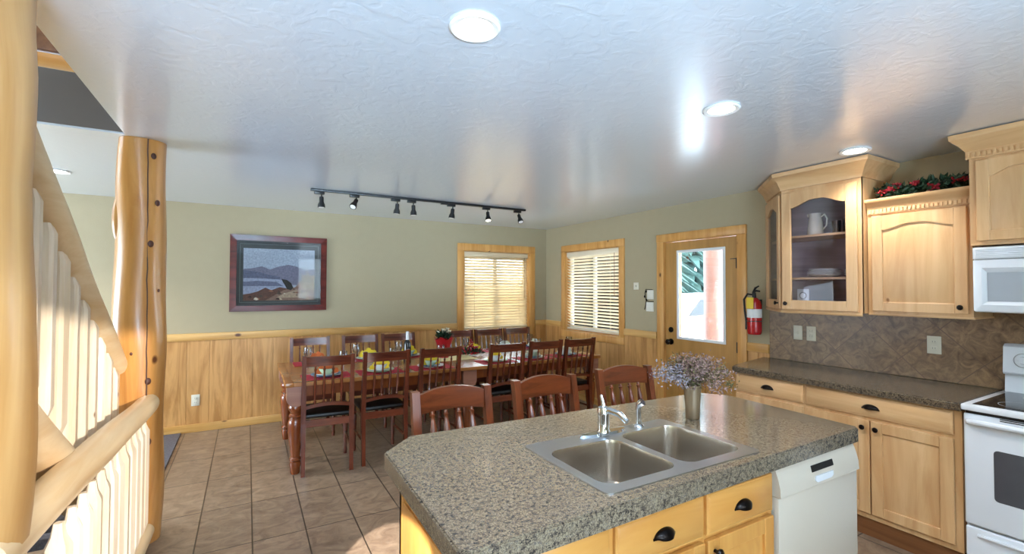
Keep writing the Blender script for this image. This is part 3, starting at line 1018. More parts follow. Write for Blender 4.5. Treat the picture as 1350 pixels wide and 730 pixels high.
bm = B(); log(bm, (LX - 0.01, 1.92, 0.09), (LX, 3.49, 0.09), [0.05, 0.05, 0.05], amp=0.003, seed=13, nseg=20)
obj('bottom_rail', bm, MT['log_y'], t)
for i in range(12):
    y = 2.02 + 0.123 * i
    bm = B(); baluster(bm, LX, y, 0.11, 0.79, 0.054, rnd.uniform(-0.3, 0.3))
    obj('baluster', bm, MT['log_pale'], t)
bm = B(); box(bm, -3.95, -0.585, 3.98, 5.95, 0.001, 0.014, 0.004)
single('carpet', bm, MT['carpet'], 'speckled grey carpet on the floor beyond the log post along the back wall', 'carpet')

# ================================================================== WALL DECOR
# picture
px0, px1, pz0, pz1 = -0.175, 0.825, 1.266, 2.126
t = thing('framed_picture', 'landscape picture in a dark red wooden frame hanging on the back wall', 'picture', ((px0 + px1) / 2, YB, pz0))
bm = B()
fw_ = 0.065
yo, yi = YB - 0.035, YB - 0.0008
def mitre(bm, x0, x1, z0, z1, w_, y0, y1):
    tt = bmesh.new()
    O = [(x0, z0), (x1, z0), (x1, z1), (x0, z1)]
    I = [(x0 + w_, z0 + w_), (x1 - w_, z0 + w_), (x1 - w_, z1 - w_), (x0 + w_, z1 - w_)]
    vo = [tt.verts.new((a, y0 + 0.006, b)) for a, b in O]; vi = [tt.verts.new((a, y0, b)) for a, b in I]
    vob = [tt.verts.new((a, y1, b)) for a, b in O]; vib = [tt.verts.new((a, y1, b)) for a, b in I]
    for i in range(4):
        j = (i + 1) % 4
        tt.faces.new((vo[i], vo[j], vi[j], vi[i])); tt.faces.new((vo[j], vo[i], vob[i], vob[j]))
        tt.faces.new((vi[i], vi[j], vib[j], vib[i])); tt.faces.new((vob[i], vib[i], vib[j], vob[j]))
    merge(bm, tt)
mitre(bm, px0, px1, pz0, pz1, fw_, yo, yi)
obj('frame', bm, wood('mahogany_frame', '#6a2118', '#3d0f0a', 'X', rough=0.25, coat=0.3), t, smooth=False)
mx0, mx1, mz0, mz1 = px0 + fw_, px1 - fw_, pz0 + fw_, pz1 - fw_
obj('mat_board', box(B(), mx0, mx1, YB - 0.020, YB - 0.016, mz0, mz1), plain('dark_grey_mat', '#3a3d3c', 0.7), t)
bm = B(); mitre(bm, mx0 + 0.025, mx1 - 0.025, mz0 + 0.03, mz1 - 0.03, 0.008, YB - 0.0225, YB - 0.0195)
obj('mat_edge', bm, plain('mat_line_grey', '#77807c', 0.6), t, smooth=False)
ix0, ix1, iz0, iz1 = mx0 + 0.065, mx1 - 0.070, mz0 + 0.055, mz1 - 0.085
art = lambda c: plain('painting_' + c[1:], c, 0.7, var=0.5, scale=55)
def P2(u, v): return (ix0 + (ix1 - ix0) * u, iz0 + (iz1 - iz0) * v)
layers = [
    ('#9aa3b0', [(0, 0), (1, 0), (1, 1), (0, 1)]),
    ('#6e6b7c', [(0, 0.3), (1, 0.3), (1, 0.62), (0.86, 0.60), (0.75, 0.66), (0.62, 0.70), (0.48, 0.66), (0.36, 0.60), (0.25, 0.66), (0.12, 0.62), (0, 0.60)]),
    ('#575c70', [(0, 0.3), (0.5, 0.3), (0.5, 0.46), (0.34, 0.50), (0.2, 0.55), (0, 0.58)]),
    ('#8e93a6', [(0, 0.1), (0.6, 0.1), (0.6, 0.40), (0.2, 0.43), (0, 0.43)]),
    ('#5e6277', [(0, 0.28), (0.55, 0.28), (0.45, 0.36), (0.2, 0.38), (0, 0.36)]),
    ('#5a3a2c', [(0, 0), (1, 0), (1, 0.12), (0.5, 0.26), (0.38, 0.20), (0.30, 0.25), (0.2, 0.18), (0.1, 0.14), (0, 0.12)]),
    ('#7d6050', [(0.3, 0), (1, 0), (1, 0.44), (0.82, 0.42), (0.72, 0.26), (0.55, 0.20), (0.42, 0.10)]),
    ('#8f7a5c', [(0.8, 0.22), (1, 0.20), (1, 0.5), (0.93, 0.48), (0.92, 0.56), (0.9, 0.47), (0.89, 0.66), (0.87, 0.48), (0.82, 0.52)]),
    ('#1d1a17', [(0.52, 0.42), (0.60, 0.40), (0.66, 0.34), (0.69, 0.25), (0.66, 0.20), (0.60, 0.22), (0.57, 0.30), (0.54, 0.36)]),
    ('#a08a72', [(0.45, 0.05), (0.95, 0.06), (0.9, 0.16), (0.72, 0.2), (0.56, 0.14)]),
]
_r = random.Random(77)
for q in range(26):      # rocks, brush and foam dabs of the foreground
    u = _r.uniform(0.04, 0.92); v = _r.uniform(0.02, 0.10 + 0.22 * u); s_ = _r.uniform(0.012, 0.035)
    layers.append((_r.choice(['#3a2318', '#6b4230', '#b09a80', '#4a3a2c', '#8a5a40', '#c4b49c']),
                   [(u - s_, v), (u - s_ * 0.3, v + s_ * _r.uniform(0.8, 1.6)), (u + s_ * 0.5, v + s_ * 0.9), (u + s_ * 1.2, v - s_ * 0.2), (u + s_ * 0.2, v - s_ * 0.6)]))
for q in range(7):       # bare trees and masts on the right
    u = 0.78 + q * 0.03
    layers.append(('#4a4038', [(u, 0.36), (u + 0.004, 0.50 + _r.uniform(0, 0.12)), (u + 0.010, 0.36)]))
for i, (c, poly) in enumerate(layers):
    bm = B()
    prism(bm, [P2(u, v) for u, v in poly], YB - 0.0212 - i * 0.00012, YB - 0.0200, 'Y')
    obj('painting', bm, art(c), t, smooth=False)
obj('glazing', box(B(), mx0, mx1, YB - 0.029, YB - 0.027, mz0, mz1), MT['pic_glass'], t)

# key holder by the door
t = thing('wall_card_rack', 'dark wire rack holding two cards on the wall left of the door', 'rack', (XR, 3.83, 1.30))
bm = B()
tube(bm, [(XR - 0.012, 3.80, 1.52), (XR - 0.012, 3.90, 1.525), (XR - 0.014, 3.915, 1.48), (XR - 0.014, 3.90, 1.40), (XR - 0.012, 3.86, 1.385), (XR - 0.012, 3.785, 1.385)], 0.004, 6)
tube(bm, [(XR - 0.012, 3.895, 1.40), (XR - 0.012, 3.905, 1.34), (XR - 0.008, 3.925, 1.29)], 0.004, 6)
for (yy, zz) in ((3.895, 1.50), (3.918, 1.44), (3.89, 1.40)):
    sphere(bm, (XR - 0.014, yy, zz), 0.012, 0.6, 0.9, 1.3, 8, 6)
obj('wire_holder', bm, MT['bronze'], t)
for z0_, z1_, a, b in ((1.41, 1.515, 3.79, 3.885), (1.27, 1.375, 3.79, 3.90)):
    bm = B(); box(bm, XR - 0.010, XR - 0.001, a, b, z0_, z1_, 0.002)
    obj('card', bm, MT['paper'], t)

# fire extinguisher
EX, EY = XR - 0.085, 2.53
t = thing('fire_extinguisher', 'red fire extinguisher with black hose and yellow tag hanging right of the door', 'fire extinguisher', (EX, EY, 1.13))
bm = B(); lathe(bm, [(0.050, 0), (0.058, 0.012), (0.060, 0.03), (0.060, 0.26), (0.052, 0.295), (0.030, 0.32), (0.022, 0.325)], (EX, EY, 1.13), 24)
obj('cylinder', bm, MT['red'], t)
bm = B(); lathe(bm, [(0.0605, 0.15), (0.0612, 0.152), (0.0612, 0.225), (0.0605, 0.227)], (EX, EY, 1.13), 24, False, False)
lab = obj('label_band', bm, MT['white'], t)
bm = B(); lathe(bm, [(0.0608, 0.115), (0.0612, 0.116), (0.0612, 0.121), (0.0608, 0.122)], (EX, EY, 1.13), 24, False, False)
obj('band', bm, MT['black'], t)
bm = B()
cyl(bm, (EX, EY, 1.45), (EX, EY, 1.50), 0.018, 0.015, 12)
obj('valve', bm, MT['black'], t)
bm = B()
tube(bm, [(EX, EY + 0.01, 1.495), (EX - 0.02, EY - 0.03, 1.52), (EX - 0.03, EY - 0.07, 1.515)], [0.010, 0.009, 0.007], 8)
tube(bm, [(EX, EY + 0.01, 1.50), (EX - 0.01, EY - 0.02, 1.545), (EX - 0.02, EY - 0.055, 1.56)], [0.010, 0.010, 0.006], 8)
obj('lever', bm, MT['black'], t)
bm = B()
tube(bm, [(EX, EY, 1.48), (EX - 0.02, EY + 0.05, 1.49), (EX - 0.02, EY + 0.085, 1.44), (EX - 0.01, EY + 0.085, 1.34), (EX - 0.01, EY + 0.07, 1.24), (EX - 0.01, EY + 0.068, 1.17)], [0.008, 0.009, 0.009, 0.009, 0.010, 0.013], 10)
obj('hose', bm, MT['black'], t)
bm = B(); box(bm, EX - 0.068, EX - 0.065, EY - 0.035, EY + 0.03, 1.36, 1.46)
obj('tag', bm, MT['yellow'], t)
bm = B(); box(bm, EX + 0.05, XR - 0.001, EY - 0.02, EY + 0.02, 1.28, 1.44)
obj('bracket', bm, MT['black'], t)

# ================================================================== KITCHEN
def face(origin, U, W):
    """matrix that maps (u, w_out, v) -> world; u along U, z up, w outward"""
    U = Vector(U).normalized(); W = Vector(W).normalized(); o = Vector(origin)
    return Matrix(((U.x, W.x, 0, o.x), (U.y, W.y, 0, o.y), (U.z, W.z, 1, o.z), (0, 0, 0, 1)))

def fobj(name, bm, mat, M_, parent, smooth=True):
    bmesh.ops.transform(bm, matrix=M_, verts=bm.verts)
    return obj(name, bm, mat, parent, smooth=smooth)

def arch_pts(u0, u1, vbase, rise, n=16):
    """cathedral arch from (u1,vbase) to (u0,vbase)"""
    out = []
    for i in range(n + 1):
        f = i / n
        u = u1 + (u0 - u1) * f
        s = 0.5 - 0.5 * math.cos(2 * PI * f)
        e = max(0.0, min(1.0, s * 1.15))
        out.append((u, vbase + rise * (e ** 0.8)))
    return out

def cab_door(parent, M_, w_, h_, mat, arch=0.0, glass=False, knob=None, st=0.06, thick=0.02, name='door', knobmat=None):
    """door with u in 0..w_, v in 0..h_"""
    bm = B()
    box(bm, 0, st, 0, thick, 0, h_, 0.003, 1)
    box(bm, w_ - st, w_, 0, thick, 0, h_, 0.003, 1)
    box(bm, st, w_ - st, 0, thick - 0.001, 0, st, 0.002, 1)
    tr = st + arch + 0.004
    if arch:
        ap = arch_pts(st, w_ - st, h_ - tr, arch)
        poly = [(st, h_), (st, h_ - tr)] + ap[::-1][1:-1] + [(w_ - st, h_ - tr), (w_ - st, h_)]
        prism(bm, poly, 0, thick - 0.001, 'Y')
    else:
        box(bm, st, w_ - st, 0, thick - 0.001, h_ - st, h_, 0.002, 1)
    d = fobj(name, bm, mat, M_, parent)
    pan_top = h_ - (tr if arch else st)
    if arch:
        inner = [(st - 0.004, st - 0.004), (w_ - st + 0.004, st - 0.004)] + arch_pts(st - 0.004, w_ - st + 0.004, pan_top, arch)
    else:
        inner = [(st - 0.004, st - 0.004), (w_ - st + 0.004, st - 0.004), (w_ - st + 0.004, pan_top + 0.004), (st - 0.004, pan_top + 0.004)]
    if glass:
        bm = B(); prism(bm, inner, 0.006, 0.009, 'Y')
        fobj('glass_pane', bm, MT['cab_glass'], M_, d)
    else:
        bm = B()
        prism(bm, inner, 0.001, 0.008, 'Y')
        iw, ih = w_ - 2 * st, pan_top - st
        cu, cv = w_ / 2, (st + pan_top) / 2
        s1 = ((iw - 0.02) / iw, (ih - 0.02) / ih)
        mid = [(cu + (u - cu) * s1[0], cv + (v - cv) * s1[1]) for u, v in inner]
        prism(bm, mid, 0.008, 0.016, 'Y', top_scale=((iw - 0.085) / (iw - 0.02), (ih - 0.085) / (ih - 0.02)), center=(cu, cv))
        fobj('raised_panel', bm, mat, M_, d)
    if knob:
        bm = B()
        tt = bmesh.new()
        lathe(tt, [(0.006, 0), (0.006, 0.012), (0.014, 0.018), (0.016, 0.024), (0.011, 0.030), (0.001, 0.031)], seg=14)
        merge(bm, tt, Matrix.Translation((knob[0], thick, knob[1])) @ Matrix.Rotation(-PI / 2, 4, 'X'))
        fobj('knob', bm, MT['bronze'], M_, d)
    return d

def cab_drawer(parent, M_, w_, h_, mat, pull=True, thick=0.02):
    bm = B()
    box(bm, 0, w_, 0, thick - 0.006, 0, h_, 0.002, 1)
    prism(bm, [(0.006, 0.006), (w_ - 0.006, 0.006), (w_ - 0.006, h_ - 0.006), (0.006, h_ - 0.006)], thick - 0.006, thick, 'Y', top_scale=((w_ - 0.03) / (w_ - 0.012), (h_ - 0.03) / (h_ - 0.012)))
    d = fobj('drawer', bm, mat, M_, parent)
    if pull:
        # cup pull: a quarter dome open below, with a back plate
        bm = B()
        tt = bmesh.new()
        n, m2 = 14, 6
        grid = []
        for i in range(n + 1):
            a = PI * i / n
            row = []
            for j in range(m2 + 1):
                b_ = (PI / 2) * j / m2
                row.append(tt.verts.new((0.046 * math.cos(a) * (0.35 + 0.65 * math.sin(b_) ) if False else 0.046 * math.cos(a) * math.cos(b_ * 0.55), 0.026 * math.sin(b_) * (0.25 + 0.75 * math.sin(a)), 0.030 * math.sin(a) * math.cos(b_))))
            grid.append(row)
        for i in range(n):
            for j in range(m2):
                tt.faces.new((grid[i][j], grid[i + 1][j], grid[i + 1][j + 1], grid[i][j + 1]))
        merge(bm, tt, Matrix.Translation((w_ / 2, thick, h_ / 2 - 0.012)))
        box(bm, w_ / 2 - 0.048, w_ / 2 + 0.048, thick - 0.001, thick + 0.003, h_ / 2 - 0.014, h_ / 2 - 0.006, 0.001, 1)
        fobj('cup_pull', bm, MT['bronze'], M_, d)
    return d

WX = (-1, 0, 0)       # kitchen wall fronts look towards -x
# ---- base cabinets on the right wall (u runs from the far end toward the camera: -y)
FX = 3.375
def base_cab(y1, y0, label, parts):
    t = thing('base_cabinet', label, 'cabinet', ((FX + XR) / 2, (y0 + y1) / 2, 0))
    bm = B()
    box(bm, FX, XR - 0.002, y0, y1, 0.115, 0.883)
    obj('body', bm, MT['maple'], t)
    bm = B(); box(bm, FX + 0.018, XR - 0.04, y0 + 0.001, y1 - 0.001, 0.0, 0.115)
    obj('toe_kick', bm, MT['kick'], t)
    for p in parts:
        kind, ya_, yb_, z0_, z1_ = p[:5]
        M_ = face((FX, ya_, z0_), (0, -1, 0), WX)
        if kind == 'drawer': cab_drawer(t, M_, ya_ - yb_, z1_ - z0_, MT['maple_y'])
        else: cab_door(t, M_, ya_ - yb_, z1_ - z0_, MT['maple'], knob=p[5])
    return t
base_cab(2.325, 1.798, 'maple base cabinet nearest the door, under the left end of the wall counter',
         [('drawer', 2.312, 1.806, 0.745, 0.872), ('door', 2.312, 1.806, 0.150, 0.722, (0.46, 0.51))])
base_cab(1.796, 0.985, 'wide maple base cabinet with two doors between the corner cabinet and the range',
         [('drawer', 1.788, 1.018, 0.745, 0.872), ('door', 1.788, 1.412, 0.150, 0.722, (0.345, 0.53)), ('door', 1.404, 1.018, 0.150, 0.722, (0.032, 0.53))])
bm = B()
prism(bm, [(3.335, 0.980), (XR - 0.001, 0.980), (XR - 0.001, 2.50), (3.40, 2.36), (3.345, 2.335), (3.335, 2.30)], 0.885, 0.928, 'Z')
bmesh.ops.bevel(bm, geom=[e for e in bm.edges if abs(e.verts[0].co.z - 0.928) < 1e-4 and abs(e.verts[1].co.z - 0.928) < 1e-4], offset=0.006, segments=3, affect='EDGES')
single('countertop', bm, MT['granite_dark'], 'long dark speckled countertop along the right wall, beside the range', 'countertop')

# ---- upper solid cabinet
UX = 3.70
def crown(bm, prof, path, closed=False):
    """sweep a profile (out, z) along a plan path; out is to the left-hand normal given"""
    rings = []
    n = len(path)
    for i, (x, y, nx, ny) in enumerate(path):
        rings.append([bm.verts.new((x + nx * o_, y + ny * o_, z_)) for o_, z_ in prof])
    for i in range(n - 1):
        for j in range(len(prof) - 1):
            bm.faces.new((rings[i][j], rings[i][j + 1], rings[i + 1][j + 1], rings[i + 1][j]))
        bm.faces.new((rings[i][-1], rings[i][0], rings[i + 1][0], rings[i + 1][-1]))
    bm.faces.new(rings[0]); bm.faces.new(rings[-1][::-1])
def dentils(bm, x, y0, y1, z0, z1, step=0.022, d=0.008):
    y = y0
    while y < y1:
        box(bm, x - d, x, y, y + step * 0.55, z0, z1)
        y += step
t = thing('wall_cabinet', 'solid-door maple wall cabinet with an arched panel, under the garland', 'cabinet', ((UX + XR) / 2, 1.28, 1.37))
bm = B()
box(bm, UX, XR - 0.002, 1.02, 1.548, 1.372, 2.06)
obj('body', bm, MT['maple'], t)
bm = B(); box(bm, UX - 0.006, XR - 0.01, 1.012, 1.548, 1.362, 1.374, 0.002)
obj('light_rail', bm, MT['maple_y'], t)
cab_door(t, face((UX, 1.520, 1.392), (0, -1, 0), WX), 0.482, 0.640, MT['maple'], arch=0.035, knob=(0.452, 0.04))
bm = B()
prof = [(0.0, 2.045), (0.012, 2.045), (0.012, 2.085), (0.018, 2.095), (0.03, 2.11), (0.045, 2.12), (0.052, 2.135), (0.052, 2.145), (0.0, 2.145)]
crown(bm, prof, [(UX, 1.545, -1, 0), (UX, 1.008, -1, 0)])
c_ = obj('crown_molding', bm, MT['maple_y'], t)
bm = B(); dentils(bm, UX - 0.012, 1.015, 1.54, 2.052, 2.075)
obj('dentil_strip', bm, MT['maple_y'], c_)

# ---- angled glass-front corner cabinet
GX = 3.63
A_, B_, C_ = (GX, 1.553), (GX, 2.098), (XR - 0.002, 2.455)
t = thing('glass_cabinet', 'tall glass-front maple wall cabinet with an angled end next to the door', 'cabinet', ((GX + XR) / 2, 1.9, 1.37))
ztop_, zbot_ = 2.33, 1.372
def plan(inset=0.0):
    return [(XR - 0.002, A_[1] + inset), (GX + inset, A_[1] + inset), (GX + inset, B_[1] - inset * 0.4), (XR - 0.002, C_[1] - inset * 1.35)]
bm = B(); prism(bm, plan(0.001), zbot_, zbot_ + 0.02, 'Z')
prism(bm, plan(0.001), ztop_ - 0.02, ztop_, 'Z')
box(bm, GX + 0.002, XR - 0.002, A_[1], A_[1] + 0.018, zbot_, ztop_)
obj('body', bm, MT['maple'], t)
bm = B(); box(bm, XR - 0.014, XR - 0.0025, A_[1] + 0.018, C_[1] - 0.03, zbot_ + 0.02, ztop_ - 0.02)
obj('back_panel', bm, MT['inner'], t)
for z in (1.625, 1.945):
    bm = B(); prism(bm, [(XR - 0.015, A_[1] + 0.02), (GX + 0.03, A_[1] + 0.02), (GX + 0.03, B_[1] - 0.015), (XR - 0.015, C_[1] - 0.05)], z - 0.016, z, 'Z')
    obj('shelf', bm, MT['maple_y'], t)
def face_frame(M_, w_, h_, l, r, top, bot, mat):
    bm = B()
    box(bm, 0, l, -0.018, 0, 0, h_); box(bm, w_ - r, w_, -0.018, 0, 0, h_)
    box(bm, l, w_ - r, -0.018, 0, h_ - top, h_); box(bm, l, w_ - r, -0.018, 0, 0, bot)
    return bm
Mf = face((GX, B_[1], zbot_), (0, -1, 0), WX)
wf = B_[1] - A_[1]
fobj('face_frame', face_frame(Mf, wf, ztop_ - zbot_, 0.02, 0.035, 0.06, 0.02, MT['maple']), MT['maple'], Mf, t)
ang = Vector((B_[0] - C_[0], B_[1] - C_[1], 0)); wa = ang.length
U_ = ang.normalized(); W_ = Vector((U_.y, -U_.x, 0))
if W_.x > 0: W_ = -W_
Ma = face((C_[0], C_[1], zbot_), U_, W_)
fobj('face_frame', face_frame(Ma, wa, ztop_ - zbot_, 0.04, 0.03, 0.06, 0.02, MT['maple']), MT['maple'], Ma, t)
cab_door(t, face((GX, B_[1] - 0.008, zbot_ + 0.010), (0, -1, 0), WX), wf - 0.030, 0.895, MT['maple'], arch=0.05, glass=True, knob=(0.035, 0.045), st=0.070)
Md = face(Vector((C_[0], C_[1], zbot_ + 0.010)) + U_ * 0.030, U_, W_)
cab_door(t, Md, wa - 0.045, 0.895, MT['maple'], arch=0.05, glass=True, knob=(wa - 0.045 - 0.035, 0.045), st=0.070)
n1 = Vector((-1, 0, 0)); nm = (n1 + W_); nm = nm / (nm.dot(n1))
bm = B()
prof = [(0.0, 2.305), (0.010, 2.305), (0.012, 2.325), (0.020, 2.335), (0.032, 2.365), (0.055, 2.395), (0.070, 2.405), (0.074, 2.434), (0.0, 2.434)]
crown(bm, prof, [(C_[0] - 0.0, C_[1] - 0.0, W_.x, W_.y), (B_[0], B_[1], nm.x, nm.y), (A_[0], A_[1], -1, -1), (XR - 0.004, A_[1], 0, -1)])
obj('crown_molding', bm, MT['maple_y'], t)
bm = B()
crown(bm, [(0.0, 1.352), (0.010, 1.352), (0.016, 1.362), (0.010, 1.374), (0, 1.374)], [(C_[0], C_[1], W_.x, W_.y), (B_[0], B_[1], nm.x, nm.y), (A_[0], A_[1], -1, 0)])
obj('light_rail', bm, MT['maple_y'], t)

# things inside the glass cabinet
t = thing('pitcher', 'cream ceramic pitcher with a handle on the upper shelf inside the glass cabinet', 'pitcher', (3.80, 1.935, 1.946))
bm = B(); lathe(bm, [(0.050, 0), (0.056, 0.01), (0.054, 0.06), (0.045, 0.12), (0.040, 0.155), (0.044, 0.172), (0.040, 0.170), (0.036, 0.15), (0.04, 0.12), (0.04, 0.02)], (3.80, 1.935, 1.946), 24, True, True)
obj('jug', bm, MT['cream'], t)
bm = B(); tube(bm, [(3.80, 1.895, 2.09), (3.79, 1.865, 2.105), (3.785, 1.845, 2.07), (3.785, 1.85, 2.02), (3.80, 1.888, 1.985)], 0.006, 8)
obj('handle', bm, MT['cream'], t)
bm = B(); tube(bm, [(3.80, 1.975, 2.10), (3.80, 1.99, 2.118)], [0.016, 0.010], 8)
obj('spout', bm, MT['cream'], t)
amber = glassmat('amber_glass', (0.55, 0.40, 0.35, 1), 0.1)
for i, (x, y, h_) in enumerate(((3.80, 1.79, 0.10), (3.84, 1.735, 0.115), (3.80, 1.675, 0.12), (3.86, 1.66, 0.12))):
    bm = B(); lathe(bm, [(0.026, 0.001), (0.030, h_), (0.027, h_), (0.023, 0.008)], (x, y, 1.946), 16, True, True)
    single('tumbler', bm, amber, ['short brown glass tumbler just right of the pitcher', 'brown glass tumbler, second right of the pitcher', 'brown glass tumbler at the right front of the upper cabinet shelf', 'brown glass tumbler at the right back of the upper cabinet shelf'][i], 'glass', 'tumblers in the glass cabinet')
def dish(x, y, z, r, h_=0.018, mat='whitecer', label='', cat='plate', name='plate', group=None, parent=None):
    bm = B(); lathe(bm, [(r * 0.55, 0), (r * 0.6, 0.002), (r, h_), (r * 0.99, h_ + 0.002), (r * 0.6, 0.006), (0.001, 0.005)], (x, y, z), 28, True, True)
    return single(name, bm, MT[mat], label, cat, group)
ordn = ['bottom', 'second', 'third', 'fourth', 'fifth']
for i in range(5):
    dish(3.82, 1.885, 1.6262 + i * 0.011, 0.115 - (0.01 if i > 2 else 0), label='white plate in the left stack on the middle cabinet shelf, %s from below' % ordn[i], group='plates in the left stack')
for i in range(4):
    dish(3.83, 1.665, 1.6262 + i * 0.011, 0.085, label='white plate in the right stack on the middle cabinet shelf, %s from below' % ordn[i], group='plates in the right stack')
bm = B(); lathe(bm, [(0.03, 0), (0.045, 0.02), (0.05, 0.045), (0.047, 0.045), (0.03, 0.006)], (3.84, 1.74, 1.946 - 0.070), 16)
bm.free()
t = thing('decorative_card', 'white square card with a round grey emblem at the bottom of the glass cabinet', 'card', (3.72, 1.975, 1.392))
Mc = face((3.70, 2.02, 1.432), (0, -1, 0), WX)
bm = B(); box(bm, 0, 0.085, 0, 0.006, 0, 0.105, 0.001); box(bm, 0.02, 0.065, -0.03, 0, -0.04, 0.0)
fobj('board', bm, MT['white'], Mc, t)
bm = B()
tt = bmesh.new(); lathe(tt, [(0.020, 0.0), (0.028, 0.0), (0.028, 0.002), (0.020, 0.002), (0.020, 0.0)], seg=20, cap0=False, cap1=False)
merge(bm, tt, Matrix.Translation((0.0425, 0.0055, 0.055)) @ Matrix.Rotation(-PI / 2, 4, 'X'))
fobj('emblem', bm, MT['grey_app'], Mc, t)
bm = B(); lathe(bm, [(0.035, 0), (0.036, 0.045), (0.033, 0.045), (0.032, 0.004)], (3.78, 1.90, 1.3922), 18)
single('green_tin', bm, MT['leaf'], 'small green tin standing at the bottom of the glass cabinet', 'tin')
bm = B(); lathe(bm, [(0.025, 0), (0.05, 0.03), (0.06, 0.05), (0.057, 0.05), (0.02, 0.006)], (3.85, 1.76, 1.3922), 20)
single('brown_bowl', bm, MT['kick'], 'small brown bowl at the bottom right inside the glass cabinet', 'bowl')

# garland on the solid cabinet
t = thing('holly_garland', 'dark green garland with red berries and flowers on top of the solid-door cabinet', 'garland', (3.80, 1.27, 2.145))
rnd = random.Random(21)
bm = B(); leafs = []
spine = [(3.80 + 0.03 * math.sin(i * 1.3), 1.50 - i * 0.03, 2.175 + 0.012 * math.sin(i * 0.9)) for i in range(17)]
tube(bm, spine, 0.006, 6)
obj('stem', bm, MT['leaf'], t)
def leaf(bm, p, d, L, w_):
    d = d.normalized(); s = d.cross(Vector((rnd.uniform(-1, 1), rnd.uniform(-1, 1), rnd.uniform(-1, 1)))).normalized() * w_
    n = d.cross(s).normalized() * w_ * 0.4
    a = [p, p + d * L * 0.35 + s + n, p + d * L * 0.7 + s * 0.7 + n, p + d * L, p + d * L * 0.7 - s * 0.7 + n, p + d * L * 0.35 - s + n]
    v = [bm.verts.new(q) for q in a]
    m_ = bm.verts.new(p + d * L * 0.55)
    for i in range(6):
        bm.faces.new((v[i], v[(i + 1) % 6], m_))
bm = B()
for i in range(700):
    c = spine[rnd.randrange(17)]
    p = Vector((c[0] + rnd.gauss(0, 0.028), c[1] + rnd.uniform(-0.03, 0.03), c[2] + rnd.uniform(-0.012, 0.055)))
    d = Vector((rnd.gauss(0, 1), rnd.gauss(0, 1), rnd.gauss(0.25, 0.6)))
    leaf(bm, p, d, rnd.uniform(0.03, 0.05), rnd.uniform(0.008, 0.014))
for q in range(14):
    p = Vector((3.79 + rnd.gauss(0, 0.02), 1.22 + rnd.gauss(0, 0.07), 2.22))
    leaf(bm, p, Vector((rnd.gauss(0, 0.5), rnd.gauss(0, 0.5), 1)), 0.055, 0.010)
for v in bm.verts:
    if v.co.z < 2.149: v.co.z = 2.149 + rnd.uniform(0, 0.004)
    if v.co.y > 1.545: v.co.y = 1.545 - rnd.uniform(0, 0.01)
    if v.co.y < 1.03: v.co.y = 1.03 + rnd.uniform(0, 0.01)
obj('leaves', bm, MT['leaf'], t, smooth=False)
for (y, z, r) in ((1.49, 2.19, 0.02), (1.475, 2.20, 0.018), (1.425, 2.205, 0.026), (1.40, 2.225, 0.024), (1.30, 2.225, 0.020), (1.205, 2.185, 0.026), (1.10, 2.205, 0.022), (1.06, 2.205, 0.018)):
    bm = B()
    for q in range(16):
        a = rnd.uniform(0, 6.28); b_ = rnd.uniform(-0.6, 1.2)
        leaf(bm, Vector((3.755, y, z)), Vector((-abs(math.cos(a)) * 0.8, math.sin(a), b_)), r * 1.3, r * 0.35)
    f = obj('red_flower', bm, MT['petal'], t, smooth=False)
    bm = B()
    for q in range(5):
        sphere(bm, (3.738 + rnd.uniform(-0.01, 0.01), y + rnd.uniform(-r, r), z + rnd.uniform(-r, r) * 0.8), 0.0065, u=8, v=6)
    obj('berries', bm, MT['berry'], f)

# ---- cabinet over the microwave
MX = 3.62
t = thing('wall_cabinet', 'taller maple wall cabinet with dentil crown above the white microwave', 'cabinet', ((MX + XR) / 2, 0.62, 1.79))
bm = B(); box(bm, MX, XR - 0.002, 0.24, 1.006, 1.79, 2.36)
obj('body', bm, MT['maple'], t)
cab_door(t, face((MX, 0.975, 1.815), (0, -1, 0), WX), 0.345, 0.46, MT['maple'], arch=0.04, st=0.055)
cab_door(t, face((MX, 0.618, 1.815), (0, -1, 0), WX), 0.345, 0.46, MT['maple'], arch=0.04, st=0.055)
bm = B()
prof = [(0.0, 2.29), (0.012, 2.29), (0.012, 2.335), (0.020, 2.345), (0.035, 2.37), (0.055, 2.39), (0.068, 2.405), (0.070, 2.434), (0.0, 2.434)]
crown(bm, prof, [(XR - 0.004, 1.006, 0, 1), (MX, 1.006, -1, 1), (MX, 0.24, -1, 0)])
c_ = obj('crown_molding', bm, MT['maple_y'], t)
bm = B(); dentils(bm, MX - 0.012, 0.25, 1.0, 2.298, 2.322)
obj('dentil_strip', bm, MT['maple_y'], c_)
bm = B(); box(bm, MX - 0.008, MX, 0.24, 1.0, 1.79, 1.80, 0.002)
obj('bottom_bead', bm, MT['maple_y'], t)

# ---- microwave
t = thing('microwave', 'white over-the-range microwave under the right cabinet', 'microwave', (3.82, 0.62, 1.41))
bm = B(); box(bm, 3.635, XR - 0.014, 0.242, 0.998, 1.41, 1.782, 0.004)
obj('body', bm, MT['white_app'], t)
bm = B()
box(bm, 3.612, 3.636, 0.244, 0.996, 1.712, 1.778, 0.003)
vg = obj('vent_grille', bm, MT['white_app'], t)
bm = B()
for i in range(5):
    box(bm, 3.607, 3.613, 0.25, 0.985, 1.720 + i * 0.011, 1.7245 + i * 0.011, 0.001, 1)
obj('louvers', bm, MT['white_app'], vg)
Mw = face((3.634, 0.994, 1.418), (0, -1, 0), WX)
bm = B()
W2, H2 = 0.545, 0.288
tt = bmesh.new()
O = [(0, 0), (W2, 0), (W2, H2), (0, H2)]; I = [(0.055, 0.055), (W2 - 0.055, 0.055), (W2 - 0.055, H2 - 0.07), (0.055, H2 - 0.07)]
I0 = [(0.035, 0.035), (W2 - 0.035, 0.035), (W2 - 0.035, H2 - 0.045), (0.035, H2 - 0.045)]
